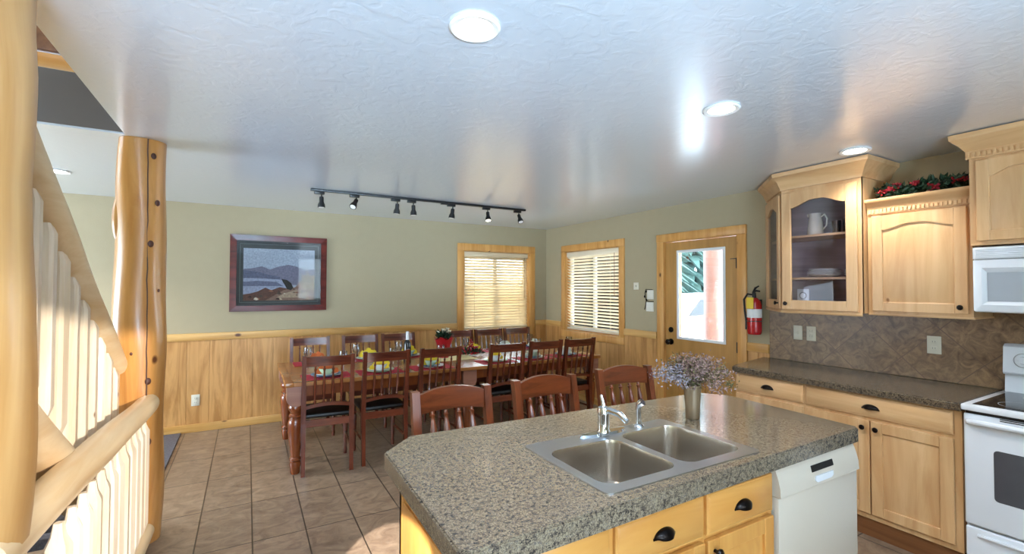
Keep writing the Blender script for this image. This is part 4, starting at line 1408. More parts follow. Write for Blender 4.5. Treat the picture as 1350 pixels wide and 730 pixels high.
va = [tt.verts.new((a, 0, b)) for a, b in O]; vb = [tt.verts.new((a, 0.024, b)) for a, b in O]; vc = [tt.verts.new((a, 0.027, b)) for a, b in I0]; vd = [tt.verts.new((a, 0.016, b)) for a, b in I]
for i in range(4):
    j = (i + 1) % 4
    for p_, q_ in ((va, vb), (vb, vc), (vc, vd)):
        tt.faces.new((p_[i], p_[j], q_[j], q_[i]))
tt.faces.new(va[::-1]); tt.faces.new(vd)
merge(bm, tt)
d = fobj('door', bm, MT['white_app'], Mw, t, smooth=False)
bm = B(); box(bm, 0.056, W2 - 0.056, 0.0162, 0.018, 0.056, H2 - 0.071)
fobj('window', bm, MT['mw_glass'], Mw, d)
bm = B(); tube(bm, [(W2 + 0.012, 0.02, 0.03), (W2 + 0.012, 0.045, 0.05), (W2 + 0.012, 0.045, 0.24), (W2 + 0.012, 0.02, 0.26)], 0.009, 8)
fobj('handle', bm, MT['white_app'], Mw, t)
bm = B(); box(bm, W2 + 0.03, 0.748, 0, 0.022, 0, H2, 0.003)
cp = fobj('control_panel', bm, MT['white_app'], Mw, t)
bm = B()
for r_ in range(5):
    for c2 in range(3):
        box(bm, W2 + 0.05 + c2 * 0.045, W2 + 0.085 + c2 * 0.045, 0.022, 0.0235, 0.03 + r_ * 0.032, 0.052 + r_ * 0.032)
fobj('keypad', bm, MT['grey_app'], Mw, cp)
bm = B(); box(bm, W2 + 0.05, 0.725, 0.022, 0.0235, 0.215, 0.255)
fobj('display', bm, MT['blackglass'], Mw, cp)

# ---- range
Y0, Y1 = 0.212, 0.972
t = thing('range', 'white electric range with black glass cooktop at the right edge', 'stove', (3.68, 0.59, 0))
bm = B()
box(bm, 3.372, XR - 0.016, Y0, Y1, 0.03, 0.905, 0.004)
obj('body', bm, MT['white_app'], t)
bm = B(); box(bm, 3.42, XR - 0.06, Y0 + 0.02, Y1 - 0.02, 0.0, 0.03)
obj('base', bm, MT['black'], t)
bm = B()
box(bm, 3.315, XR - 0.05, Y0 - 0.004, Y1 + 0.003, 0.900, 0.932, 0.008)
ct = obj('cooktop_frame', bm, MT['white_app'], t)
bm = B(); box(bm, 3.352, 3.925, Y0 + 0.03, Y1 - 0.035, 0.9322, 0.9345, 0.001, 1)
cg = obj('cooktop_glass', bm, MT['blackglass'], ct)
for (x, y, r) in ((3.50, 0.78, 0.095), (3.78, 0.77, 0.075), (3.50, 0.40, 0.075), (3.78, 0.40, 0.095)):
    bm = B(); lathe(bm, [(r - 0.003, 0), (r, 0), (r, 0.0004), (r - 0.003, 0.0004), (r - 0.003, 0)], (x, y, 0.9346), 32, False, False)
    obj('burner_ring', bm, MT['grey_app'], ct)
# oven door
Mo = face((3.372, Y1 - 0.002, 0.30), (0, -1, 0), WX)
ow, oh = Y1 - Y0 - 0.004, 0.585
bm = B(); box(bm, 0, ow, 0, 0.034, 0, oh, 0.010, 3)
od = fobj('oven_door', bm, MT['white_app'], Mo, t)
bm = B()
prism(bm, rrect(0.115, ow - 0.115, 0.155, 0.415, 0.018), 0.034, 0.0355, 'Y')
fobj('oven_window', bm, MT['oven_glass'], Mo, od)
bm = B()
tube(bm, [(0.02, 0.034, oh - 0.045), (0.03, 0.055, oh - 0.04), (0.08, 0.066, oh - 0.038), (ow - 0.08, 0.066, oh - 0.038), (ow - 0.03, 0.055, oh - 0.04), (ow - 0.02, 0.034, oh - 0.045)], 0.015, 10)
fobj('handle', bm, MT['white_app'], Mo, od)
bm = B()
for s in (0, 1, 2):
    for r_ in (0, 1):
        box(bm, 0.14 + s * 0.17, 0.28 + s * 0.17, 0.0335, 0.0352, oh - 0.018 + r_ * 0.009, oh - 0.013 + r_ * 0.009)
fobj('vent_slots', bm, MT['black'], Mo, od)
bm = B(); box(bm, 0.01, ow - 0.01, 0.002, 0.03, oh - 0.004, oh + 0.015)
fobj('door_gap', bm, MT['black'], Mo, t)
Mdw = face((3.372, Y1 - 0.002, 0.05), (0, -1, 0), WX)
bm = B(); box(bm, 0, ow, 0, 0.030, 0, 0.238, 0.010, 3)
dr = fobj('storage_drawer', bm, MT['white_app'], Mdw, t)
bm = B(); tube(bm, [(0.05, 0.030, 0.200), (0.10, 0.040, 0.205), (ow - 0.10, 0.040, 0.205), (ow - 0.05, 0.030, 0.200)], 0.010, 8)
fobj('lip', bm, MT['white_app'], Mdw, dr)
# backguard
bm = B()
prism(bm, [(3.945, 0.93), (XR - 0.016, 0.93), (XR - 0.016, 1.215), (3.955, 1.215), (3.93, 1.20), (3.915, 1.05), (3.925, 1.038), (3.955, 1.035)], Y0 + 0.002, Y1 - 0.015, 'Y')
bgd = obj('backguard', bm, MT['white_app'], t)
for i, y in enumerate((0.872, 0.768, 0.42, 0.31)):
    bm = B()
    tt = bmesh.new(); lathe(tt, [(0.036, 0), (0.036, 0.003), (0.022, 0.004), (0.019, 0.022), (0.001, 0.023)], seg=20)
    box(tt, -0.004, 0.004, -0.020, 0.020, 0.02, 0.028, 0.001)
    mm_ = Matrix.Translation((3.921, y, 1.125)) @ Matrix.Rotation(R(-84), 4, 'Y')
    merge(bm, tt, mm_)
    kb = obj('knob', bm, MT['white_app'], bgd)
    bm = B()
    tt = bmesh.new(); lathe(tt, [(0.038, 0.0), (0.042, 0.0), (0.042, 0.003), (0.038, 0.003), (0.038, 0)], seg=24, cap0=False, cap1=False)
    merge(bm, tt, mm_)
    obj('dial_marks', bm, MT['grey_app'], bgd)
bm = B(); box(bm, 3.905, 3.921, 0.50, 0.68, 1.10, 1.16)
obj('display', bm, MT['blackglass'], bgd)

# ================================================================== ISLAND
IZ = 0.93
outline = [(0.462, 0.992), (1.10, 1.008), (2.345, 1.028), (2.366, 1.045), (2.405, 1.70), (2.31, 1.835), (1.35, 1.866), (0.590, 1.888), (0.450, 1.745), (0.434, 1.02)]
bm = B()
hole_slab(bm, outline, [rrect(0.950, 1.672, 1.075, 1.530, 0.03)], IZ - 0.060, IZ)
es = [e for e in bm.edges if all(abs(v.co.z - IZ) < 1e-4 for v in e.verts) and len(e.link_faces) == 2 and abs(e.link_faces[0].normal.z - e.link_faces[1].normal.z) > 0.5 and not all(0.94 < v.co.x < 1.69 and 1.06 < v.co.y < 1.54 for v in e.verts)]
bmesh.ops.bevel(bm, geom=es, offset=0.005, segments=2, affect='EDGES')
single('island_countertop', bm, MT['granite'], 'large speckled beige countertop with clipped corners on the kitchen island', 'countertop')

t = thing('island_cabinet', 'honey-coloured knotty island cabinet with cup-pull drawers under the speckled counter', 'cabinet', (1.1, 1.35, 0))
FY = 1.055
def hollow(bm, x0, x1, y0, y1, z0, z1, tk=0.018):
    box(bm, x0, x0 + tk, y0, y1, z0, z1); box(bm, x1 - tk, x1, y0, y1, z0, z1)
    box(bm, x0, x1, y1 - tk, y1, z0, z1); box(bm, x0, x1, y0, y1, z0, z0 + tk)
bm = B()
hollow(bm, 0.485, 1.736, FY + 0.002, 1.66, 0.11, 0.869)
obj('body', bm, MT['island'], t)
bm = B(); box(bm, 1.736, 2.352, 1.62, 1.66, 0.0, 0.869); box(bm, 2.342, 2.352, FY, 1.66, 0, 0.869)
obj('end_panel', bm, MT['island'], t)
bm = B(); box(bm, 0.50, 1.73, FY + 0.06, 1.64, 0, 0.11)
obj('toe_kick', bm, MT['kick'], t)
bm = B()
for a, b in ((0.485, 0.52), (0.915, 0.955), (1.325, 1.36), (1.715, 1.736)):
    box(bm, a, b, FY - 0.001, FY + 0.018, 0.11, 0.869)
box(bm, 0.485, 1.736, FY, FY + 0.018, 0.845, 0.869); box(bm, 0.485, 1.736, FY, FY + 0.018, 0.69, 0.72); box(bm, 0.485, 1.736, FY, FY + 0.018, 0.11, 0.14)
obj('face_frame', bm, MT['island'], t)
for a, b, dr_ in ((0.505, 0.927, False), (0.945, 1.334, True), (1.350, 1.722, True)):
    if dr_:
        cab_drawer(t, face((a, FY - 0.001, 0.712), (1, 0, 0), (0, -1, 0)), b - a, 0.138, MT['island_x'])
    else:
        cab_drawer(t, face((a, FY - 0.001, 0.712), (1, 0, 0), (0, -1, 0)), b - a, 0.138, MT['island_x'], pull=False)
    kn = (b - a - 0.03, 0.53) if a < 1.2 else (0.03, 0.53)
    cab_door(t, face((a, FY - 0.001, 0.13), (1, 0, 0), (0, -1, 0)), b - a, 0.566, MT['island'], knob=kn, st=0.055)
bm = B(); box(bm, 0.478, 0.486, 1.10, 1.60, 0.15, 0.80, 0.003)
obj('side_panel', bm, MT['island'], t)

# dishwasher
t = thing('dishwasher', 'white built-in dishwasher at the right end of the island', 'dishwasher', (2.04, 1.33, 0))
bm = B(); box(bm, 1.742, 2.338, 1.065, 1.61, 0.05, 0.866)
obj('body', bm, MT['grey_app'], t)
bm = B(); box(bm, 1.746, 2.336, 1.030, 1.065, 0.12, 0.752, 0.006)
obj('door', bm, MT['white_warm'], t)
bm = B()
prism(bm, [(1.068, 0.755), (1.022, 0.755), (1.024, 0.79), (1.034, 0.83), (1.046, 0.862), (1.068, 0.865)], 1.746, 2.336, 'X')
cp = obj('control_panel', bm, MT['white_warm'], t)
def onpan(x, z, d=0.0015):
    y = 1.022 + (0.002 / 0.035) * (z - 0.755) if z < 0.79 else 1.024 + 0.25 * (z - 0.79)
    return y - d
bm = B()
t2 = bmesh.new()
v = [t2.verts.new(p) for p in ((1.972, onpan(0, .808), .808), (2.135, onpan(0, .808), .808), (2.135, onpan(0, .832), .832), (1.972, onpan(0, .832), .832))]
t2.faces.new(v)
geo = bmesh.ops.extrude_face_region(t2, geom=t2.faces[:])
bmesh.ops.translate(t2, vec=(0, 0.003, 0), verts=[g for g in geo['geom'] if isinstance(g, bmesh.types.BMVert)])
merge(bm, t2)
obj('display', bm, MT['black'], cp)
bm = B(); prism(bm, [(1.985, .775), (2.0, .766), (2.105, .766), (2.12, .775), (2.118, .792), (1.987, .792)], onpan(0, .78, 0.003), 1.024, 'Y')
obj('latch', bm, MT['white_app'], cp)
bm = B(); box(bm, 1.76, 2.325, 1.10, 1.12, 0, 0.118)
obj('toe_panel', bm, MT['black'], t)

# sink
t = thing('sink', 'double-bowl stainless drop-in sink set in the island counter', 'sink', (1.31, 1.30, 0.93))
bl = rrect(0.968, 1.300, 1.105, 1.440, 0.055, 6)
br_ = rrect(1.336, 1.652, 1.105, 1.465, 0.055, 6)
bm = B()
hole_slab(bm, rrect(0.932, 1.688, 1.058, 1.546, 0.025, 4), [bl, br_], 0.9302, 0.9345)
obj('rim', bm, MT['steel'], t)
def bowl(loop, depth, z):
    bm = B()
    cu = sum(p[0] for p in loop) / len(loop); cv = sum(p[1] for p in loop) / len(loop)
    rings = []
    for s, dz in ((1.0, 0.0), (0.985, -0.012), (0.97, -depth * 0.75), (0.93, -depth * 0.93), (0.80, -depth), (0.30, -depth - 0.004)):
        rings.append([bm.verts.new((cu + (u - cu) * s, cv + (v - cv) * s, z + dz)) for u, v in loop])
    n = len(loop)
    for a, b in zip(rings, rings[1:]):
        for i in range(n):
            bm.faces.new((a[i], a[(i + 1) % n], b[(i + 1) % n], b[i]))
    bm.faces.new(rings[-1])
    return bm, cu, cv
for lp in (bl, br_):
    bm, cu, cv = bowl(lp, 0.17, 0.9344)
    bo = obj('basin', bm, MT['steel_bowl'], t)
    bm = B(); lathe(bm, [(0.042, 0), (0.042, 0.003), (0.030, 0.002), (0.001, 0.001)], (cu, cv, 0.9344 - 0.1738), 20, True, True)
    obj('drain', bm, MT['chrome'], bo)
# faucet
fx, fy = 1.300, 1.503
t = thing('faucet', 'chrome single-lever faucet standing behind the left sink bowl', 'faucet', (fx, fy, 0.9345))
bm = B(); prism(bm, [(fx + 0.125 * math.cos(a) , fy + 0.026 * math.sin(a) * (1.0)) for a in [2 * PI * i / 28 for i in range(28)]], 0.9346, 0.9445, 'Z', top_scale=(0.93, 0.75))
obj('deck_plate', bm, MT['chrome'], t)
bm = B(); lathe(bm, [(0.028, 0.009), (0.024, 0.02), (0.0235, 0.075), (0.026, 0.10), (0.022, 0.112), (0.010, 0.118)], (fx, fy, 0.9345), 22)
obj('body', bm, MT['chrome'], t)
bm = B(); tube(bm, [(fx, fy, 1.03), (fx + 0.012, fy - 0.03, 1.036), (fx + 0.022, fy - 0.075, 1.03), (fx + 0.028, fy - 0.11, 1.008)], [0.016, 0.014, 0.013, 0.012], 12)
obj('spout', bm, MT['chrome'], t)
bm = B(); tube(bm, [(fx, fy, 1.045), (fx - 0.002, fy + 0.004, 1.07), (fx - 0.004, fy + 0.012, 1.095)], [0.012, 0.009, 0.007], 10)
obj('lever', bm, MT['chrome'], t)
t = thing('side_sprayer', 'small chrome side sprayer right of the faucet on the sink deck', 'sprayer', (1.505, 1.508, 0.9345))
bm = B(); lathe(bm, [(0.024, 0), (0.022, 0.006), (0.014, 0.012), (0.013, 0.03)], (1.505, 1.508, 0.9345), 18)
obj('base', bm, MT['chrome'], t)
bm = B(); tube(bm, [(1.505, 1.508, 0.962), (1.505, 1.510, 1.00), (1.507, 1.506, 1.03), (1.512, 1.490, 1.045)], [0.012, 0.011, 0.015, 0.017], 12)
obj('spray_head', bm, MT['chrome'], t)

# vase with dried flowers
vx, vy = 1.835, 1.49
bm = B(); lathe(bm, [(0.031, 0), (0.033, 0.005), (0.034, 0.06), (0.038, 0.12), (0.042, 0.158), (0.039, 0.158), (0.032, 0.10), (0.028, 0.01)], (vx, vy, IZ + 0.0005), 28)
single('vase', bm, MT['vase'], 'plain grey-brown tapered vase standing on the island beside the sink', 'vase')
t = thing('dried_flower_bouquet', 'bunch of dried mauve and brown flowers spreading out of the island vase', 'flowers', (vx, vy, IZ + 0.06))
rnd = random.Random(5)
bm = B(); tips = []
for i in range(110):
    a = rnd.uniform(0, 2 * PI); rad = abs(rnd.gauss(0, 0.085)) + 0.015
    rad = min(rad, 0.20)
    zz = IZ + 0.190 + rnd.uniform(0, 0.09) - rad * 0.12
    tip = Vector((vx + rad * math.cos(a) * 1.12, vy + rad * math.sin(a), zz))
    p0 = Vector((vx + rnd.uniform(-.01, .01), vy + rnd.uniform(-.01, .01), IZ + 0.07))
    p1 = Vector((vx + 0.02 * math.cos(a), vy + 0.02 * math.sin(a), IZ + 0.165))
    tube(bm, [p0, p1, (p1 + tip) / 2 + Vector((0, 0, 0.02)), tip], 0.0012, 4)
    tips.append(tip)
obj('stems', bm, MT['dried3'], t)
for name, mat, sel in (('mauve_blossoms', 'dried', 0), ('grey_blossoms', 'dried2', 1), ('dry_leaves', 'dried3', 2)):
    bm = B()
    for i, tip in enumerate(tips):
        kind = 1 if (tip.x - vx) - (tip.y - vy) * 0.3 < -0.06 and rnd.random() < 0.8 else (2 if rnd.random() < 0.22 else 0)
        if kind != sel: continue
        for q in range(42):
            p = tip + Vector((rnd.gauss(0, 0.018), rnd.gauss(0, 0.018), rnd.gauss(-0.005, 0.016)))
            leaf(bm, p, Vector((rnd.gauss(0, 1), rnd.gauss(0, 1), rnd.gauss(0.4, 1))), rnd.uniform(0.008, 0.018), rnd.uniform(0.002, 0.0045))
    if len(bm.verts): obj(name, bm, MT[mat], t, smooth=False)
    else: bm.free()

# ================================================================== TRACK LIGHT
TY = 4.546
t = thing('track_light', 'black ceiling track with seven small spot heads above the dining table', 'track light', (1.62, TY, ZC))
bm = B(); box(bm, 0.485, 2.765, TY - 0.018, TY + 0.018, ZC - 0.022, ZC - 0.001, 0.002)
obj('track', bm, MT['black'], t)
SPOT = plain('spot_lens', '#ffffff', 0.5, emit='#fff2dd', estr=9.0, var=0)
heads = [(0.578, 0, -0.05, False), (0.888, 0.5, -0.5, True), (1.281, 0.05, 0.1, False), (1.444, -0.05, 0.05, False), (1.872, 0.12, 0.05, False), (2.284, 0.05, -0.25, False), (2.681, 0.0, -0.5, True)]
for i, (x, rx, ry, up_) in enumerate(heads):
    bm = B(); box(bm, x - 0.062, x + 0.025, TY - 0.017, TY + 0.017, ZC - 0.048, ZC - 0.022, 0.003)
    ad = obj('adapter', bm, MT['black'], t)
    bm = B(); cyl(bm, (x, TY, ZC - 0.048), (x, TY, ZC - 0.075), 0.006, seg=8)
    tt = bmesh.new(); lathe(tt, [(0.018, 0.0), (0.020, -0.015), (0.020, -0.045), (0.031, -0.072), (0.033, -0.098), (0.028, -0.098), (0.024, -0.08)], seg=18, cap0=True, cap1=True)
    m_ = Matrix.Translation((x, TY, ZC - 0.070)) @ Matrix.Rotation(rx, 4, 'Y') @ Matrix.Rotation(ry, 4, 'X')
    merge(bm, tt, m_)
    hd = obj('spot_head', bm, MT['black'], ad)
    bm = B(); tt = bmesh.new(); lathe(tt, [(0.001, -0.0985), (0.026, -0.0985), (0.026, -0.0995), (0.001, -0.1005)], seg=16)
    merge(bm, tt, m_)
    obj('lens', bm, SPOT if i == 5 else MT['white'], ad)
light('track_lamp', 'SPOT', (2.284, TY - 0.04, ZC - 0.19), 6, (1, 0.93, 0.82), aim=(2.3, TY - 0.5, 0), spot_size=R(80), spot_blend=0.6, shadow_soft_size=0.02)
bm = B(); box(bm, 1.74, 1.81, TY - 0.02, TY + 0.02, ZC - 0.034, ZC - 0.0225, 0.003)
obj('joiner', bm, MT['black'], t)

# ================================================================== DINING TABLE
TX0, TX1, TY0, TY1, TZ = 0.275, 3.56, 4.165, 5.34, 0.76
t = thing('dining_table', 'long farmhouse dining table with thick turned legs set for a meal', 'table', ((TX0 + TX1) / 2, (TY0 + TY1) / 2, 0))
bm = B()
for i in range(6):
    a = TY0 + (TY1 - TY0) * i / 6; b = TY0 + (TY1 - TY0) * (i + 1) / 6
    box(bm, TX0 + 0.06, TX1 - 0.06, a + 0.0006, b - 0.0006, TZ - 0.032, TZ, 0.002, 1)
obj('tabletop', bm, MT['table'], t)
for a, b in ((TX0, TX0 + 0.06), (TX1 - 0.06, TX1)):
    bm = B(); box(bm, a, b, TY0, TY1, TZ - 0.034, TZ + 0.001, 0.004)
    obj('breadboard_end', bm, MT['table'], t)
bm = B()
box(bm, TX0 + 0.10, TX1 - 0.10, TY0 + 0.075, TY0 + 0.097, TZ - 0.13, TZ - 0.032)
box(bm, TX0 + 0.10, TX1 - 0.10, TY1 - 0.097, TY1 - 0.075, TZ - 0.13, TZ - 0.032)
box(bm, TX0 + 0.09, TX0 + 0.112, TY0 + 0.09, TY1 - 0.09, TZ - 0.13, TZ - 0.032)
box(bm, TX1 - 0.112, TX1 - 0.09, TY0 + 0.09, TY1 - 0.09, TZ - 0.13, TZ - 0.032)
obj('apron', bm, MT['table_leg'], t)
legprof = [(0.030, 0.0), (0.036, 0.01), (0.040, 0.05), (0.046, 0.085), (0.042, 0.10), (0.034, 0.105), (0.046, 0.115), (0.046, 0.13), (0.036, 0.14), (0.040, 0.18), (0.052, 0.28), (0.060, 0.38), (0.060, 0.42), (0.052, 0.45), (0.040, 0.462), (0.052, 0.472), (0.052, 0.485), (0.040, 0.495), (0.044, 0.515), (0.058, 0.535), (0.060, 0.55), (0.050, 0.57)]
for lx in (TX0 + 0.085, (TX0 + TX1) / 2 - 0.0, TX1 - 0.085):
    for ly in (TY0 + 0.085, TY1 - 0.085):
        bm = B(); lathe(bm, legprof, (lx, ly, 0), 22)
        lg = obj('leg', bm, MT['table_leg'], t)
        bm = B()
        # arched block at the top of the leg
        pts = [(lx - 0.072, TZ - 0.034), (lx - 0.072, 0.62)] + [(lx - 0.072 * math.cos(a), 0.62 - 0.060 * math.sin(a)) for a in [PI * i / 10 for i in range(1, 10)]] + [(lx + 0.072, 0.62), (lx + 0.072, TZ - 0.034)]
        prism(bm, pts, ly - 0.060, ly + 0.060, 'Y')
        obj('leg_block', bm, MT['table_cap'], lg, smooth=False)

# ================================================================== CHAIRS
def spindle(bm, p0, p1, rs=1.0):
    p0, p1 = Vector(p0), Vector(p1)
    fr = [0, 0.06, 0.10, 0.13, 0.16, 0.35, 0.55, 0.75, 0.85, 0.90, 0.93, 1.0]
    ra = [0.008, 0.013, 0.007, 0.012, 0.008, 0.013, 0.012, 0.008, 0.007, 0.011, 0.007, 0.007]
    tube(bm, [p0.lerp(p1, f) for f in fr], [r * rs for r in ra], 8)

def make_chair(label, group):
    """faces +y; origin at the floor under the seat centre; back at -y"""
    t = thing('dining_chair', label, 'chair', (0, 0, 0), 0, group)
    hw = 0.205
    def back(z):   # y of the rear stile centre line
        if z < 0.45: return -0.21 - 0.03 * (0.45 - z) / 0.45
        return -0.21 - 0.075 * ((z - 0.45) / 0.53) ** 1.15
    for s in (-1, 1):
        zs = [0, 0.2, 0.42, 0.5, 0.65, 0.8, 0.985]
        bm = B()
        rings = []
        for z in zs:
            a = 0.016 + 0.003 * (0.3 < z < 0.7)
            c = (s * (hw - 0.018), back(z))
            rings.append([bm.verts.new((c[0] + dx * a, c[1] + dy * (a + 0.003), z)) for dx, dy in ((-1, -1), (1, -1), (1, 1), (-1, 1))])
        for i in range(len(rings) - 1):
            for k_ in range(4):
                bm.faces.new((rings[i][k_], rings[i][(k_ + 1) % 4], rings[i + 1][(k_ + 1) % 4], rings[i + 1][k_]))
        bm.faces.new(rings[0][::-1]); bm.faces.new(rings[-1])
        obj('rear_leg', bm, MT['cherry'], t, world=False, smooth=False)
        bm = B()
        lathe(bm, [(0.014, 0), (0.018, 0.03), (0.015, 0.06), (0.019, 0.2), (0.022, 0.33), (0.016, 0.345), (0.022, 0.355)], (s * (hw - 0.022), 0.185, 0), 12)
        box(bm, s * (hw - 0.022) - 0.021, s * (hw - 0.022) + 0.021, 0.164, 0.206, 0.355, 0.445, 0.003, 1)
        obj('front_leg', bm, MT['cherry'], t, world=False)
        bm = B()
        cyl(bm, (s * (hw - 0.02), back(0.2), 0.20), (s * (hw - 0.02), 0.185, 0.20), 0.011, seg=8)
        obj('stretcher', bm, MT['cherry'], t, world=False)
    bm = B()
    box(bm, -hw + 0.03, hw - 0.03, -0.218, -0.198, 0.385, 0.445, 0.003, 1)
    box(bm, -hw + 0.03, hw - 0.03, 0.178, 0.198, 0.385, 0.445, 0.003, 1)
    for s in (-1, 1):
        box(bm, s * (hw - 0.03) - 0.01, s * (hw - 0.03) + 0.01, -0.2, 0.18, 0.385, 0.445)
    obj('seat_frame', bm, MT['cherry_x'], t, world=False)
    bm = B()
    box(bm, -hw + 0.006, hw - 0.006, -0.188, 0.215, 0.446, 0.485, 0.016, 3)
    obj('seat', bm, MT['seatpad'], t, world=False)
    # crest rail, slightly curved toward the back
    def rail(z0, z1, bow, arch=0.0, th=0.011):
        bm = B()
        n = 12
        lo = []; 
        for i in range(n + 1):
            f = i / n
            x = (-hw + 0.034) + (2 * hw - 0.068) * f
            b_ = -bow * (4 * f * (1 - f)); u_ = arch * (4 * f * (1 - f))
            lo.append((x, b_, u_))
        rings = []
        for x, b_, u_ in lo:
            y0_, y1_ = back(z0) + b_, back(z1) + b_
            rings.append([bm.verts.new(p) for p in ((x, y0_ - th, z0 + u_), (x, y0_ + th, z0 + u_), (x, y1_ + th, z1 + u_), (x, y1_ - th, z1 + u_))])
        for i in range(n):
            for k_ in range(4):
                bm.faces.new((rings[i][k_], rings[i][(k_ + 1) % 4], rings[i + 1][(k_ + 1) % 4], rings[i + 1][k_]))
        bm.faces.new(rings[0][::-1]); bm.faces.new(rings[-1])
        return bm
    obj('crest_rail', rail(0.895, 0.975, 0.018), MT['cherry_x'], t, world=False)
    obj('lower_rail', rail(0.535, 0.565, 0.010, 0.022), MT['cherry_x'], t, world=False)
    for i in range(4):
        x = (-0.5 + (i + 1) / 5) * 2 * (hw - 0.034)
        bm = B()
        spindle(bm, (x, back(0.565) - 0.008, 0.575), (x, back(0.9) - 0.015, 0.90))
        obj('spindle', bm, MT['cherry'], t, world=False)
    return t
front = [(0.612, 4.37, -4), (1.075, 4.385, 0), (1.568, 4.375, 2), (2.288, 4.37, 0), (2.754, 4.37, 0), (3.202, 4.37, 1)]
fl = ['near-side dining chair at the left end, beside the front table leg',
      'near-side dining chair, second from the left, its crest under the bottle',
      'near-side dining chair, third from the left, left of the open gap',
      'near-side dining chair just right of the open gap, fourth from the left',
      'near-side dining chair, fifth from the left, second from the far right end',
      'near-side dining chair at the right end of the table, sixth from the left']
back_ = [(0.61, 5.32, 180), (1.15, 5.32, 180), (1.60, 5.32, 180), (2.39, 5.32, 180), (2.83, 5.32, 180), (3.27, 5.32, 180)]
bl_ = ['far-side dining chair at the left end, against the pine wainscot behind the wine glass',
       'far-side dining chair, second from the left, in front of the pine wainscot',
       'far-side dining chair, third from the left, behind the white-necked bottle',
       'far-side dining chair under the left edge of the blinds, right of the red flower pot',
       'far-side dining chair in the middle under the closed window blind',
       'far-side dining chair at the right end, nearest the room corner']
proto = None
for (x, y, a), lab in list(zip(front, fl)) + list(zip(back_, bl_)):
    g = 'cherry spindle-back chairs around the dining table'
    if proto is None:
        proto = make_chair(lab, g)
        proto.location = (x, y, 0); proto.rotation_euler = (0, 0, R(a))
    else:
        dup(proto, (x, y, 0), R(a), lab)

# counter stools (face -y, toward the island; back at +y)
def make_stool(label):
    t = thing('counter_stool', label, 'stool', (0, 0, 0), 0, 'counter stools behind the island')
    hw = 0.225
    def back(z): return 0.19 + (0.0 if z < 0.6 else 0.085 * ((z - 0.6) / 0.42))
    for s in (-1, 1):
        zs = [0, 0.3, 0.6, 0.66, 0.8, 0.995]
        bm = B(); rings = []
        for z in zs:
            a = 0.021
            c = (s * (hw - 0.02), back(z))
            rings.append([bm.verts.new((c[0] + dx * a, c[1] + dy * a * 1.1, z)) for dx, dy in ((-1, -1), (1, -1), (1, 1), (-1, 1))])
        for i in range(len(rings) - 1):
            for k_ in range(4):
                bm.faces.new((rings[i][k_], rings[i][(k_ + 1) % 4], rings[i + 1][(k_ + 1) % 4], rings[i + 1][k_]))
        bm.faces.new(rings[0][::-1]); bm.faces.new(rings[-1])
        obj('rear_leg', bm, MT['stool'], t, world=False, smooth=False)
        bm = B(); lathe(bm, [(0.018, 0), (0.022, 0.05), (0.018, 0.1), (0.022, 0.3), (0.026, 0.5), (0.020, 0.52), (0.026, 0.54), (0.026, 0.585)], (s * (hw - 0.025), -0.175, 0), 12)
        obj('front_leg', bm, MT['stool'], t, world=False)
        for z in (0.22, 0.36):
            bm = B(); cyl(bm, (s * (hw - 0.02), -0.17, z), (s * (hw - 0.02), 0.19, z), 0.012, seg=8)
            obj('stretcher', bm, MT['stool'], t, world=False)
    bm = B(); cyl(bm, (-hw + 0.03, -0.175, 0.18), (hw - 0.03, -0.175, 0.18), 0.014, seg=8)
    obj('footrest', bm, MT['stool_x'], t, world=False)
    bm = B(); box(bm, -hw + 0.03, hw - 0.03, 0.18, 0.20, 0.53, 0.59); box(bm, -hw + 0.03, hw - 0.03, -0.185, -0.165, 0.53, 0.59)
    box(bm, -hw + 0.012, -hw + 0.032, -0.17, 0.18, 0.53, 0.59); box(bm, hw - 0.032, hw - 0.012, -0.17, 0.18, 0.53, 0.59)
    obj('seat_frame', bm, MT['stool_x'], t, world=False)
    bm = B(); box(bm, -hw + 0.005, hw - 0.005, -0.21, 0.165, 0.592, 0.632, 0.016, 3)
    obj('seat', bm, MT['seatpad'], t, world=False)
    bm = B(); n = 14; rings = []
    for i in range(n + 1):
        f = i / n; q = 4 * f * (1 - f)
        x = (-hw + 0.038) + (2 * hw - 0.076) * f
        y = back(0.95) + 0.018 * q
        rings.append([bm.verts.new(p) for p in ((x, y - 0.013, 0.875 + 0.012 * q), (x, y + 0.013, 0.875 + 0.012 * q), (x, y + 0.017, 0.975 + 0.032 * q), (x, y - 0.011, 0.975 + 0.032 * q))])
    for i in range(n):
        for k_ in range(4):
            bm.faces.new((rings[i][k_], rings[i][(k_ + 1) % 4], rings[i + 1][(k_ + 1) % 4], rings[i + 1][k_]))
    bm.faces.new(rings[0][::-1]); bm.faces.new(rings[-1])
    obj('crest_rail', bm, MT['stool_x'], t, world=False)
    bm = B(); box(bm, -hw + 0.038, hw - 0.038, back(0.66) - 0.011, back(0.66) + 0.011, 0.655, 0.69, 0.003)
    obj('lower_rail', bm, MT['stool_x'], t, world=False)
    for i in range(4):
        x = (-0.5 + (i + 1) / 5) * 2 * (hw - 0.038)
        bm = B(); spindle(bm, (x, back(0.68), 0.69), (x, back(0.88) + 0.012, 0.885), 1.45)
        obj('spindle', bm, MT['stool'], t, world=False)
    return t
s0 = make_stool('brown spindle-back counter stool behind the left end of the island')
s0.location = (0.965, 2.10, 0); s0.rotation_euler = (0, 0, R(-2))
dup(s0, (1.588, 2.11, 0), R(0), 'brown spindle-back counter stool in the middle, behind the faucet side of the island')
dup(s0, (2.235, 2.14, 0), R(-6), 'brown spindle-back counter stool at the right, nearest the dried flowers')

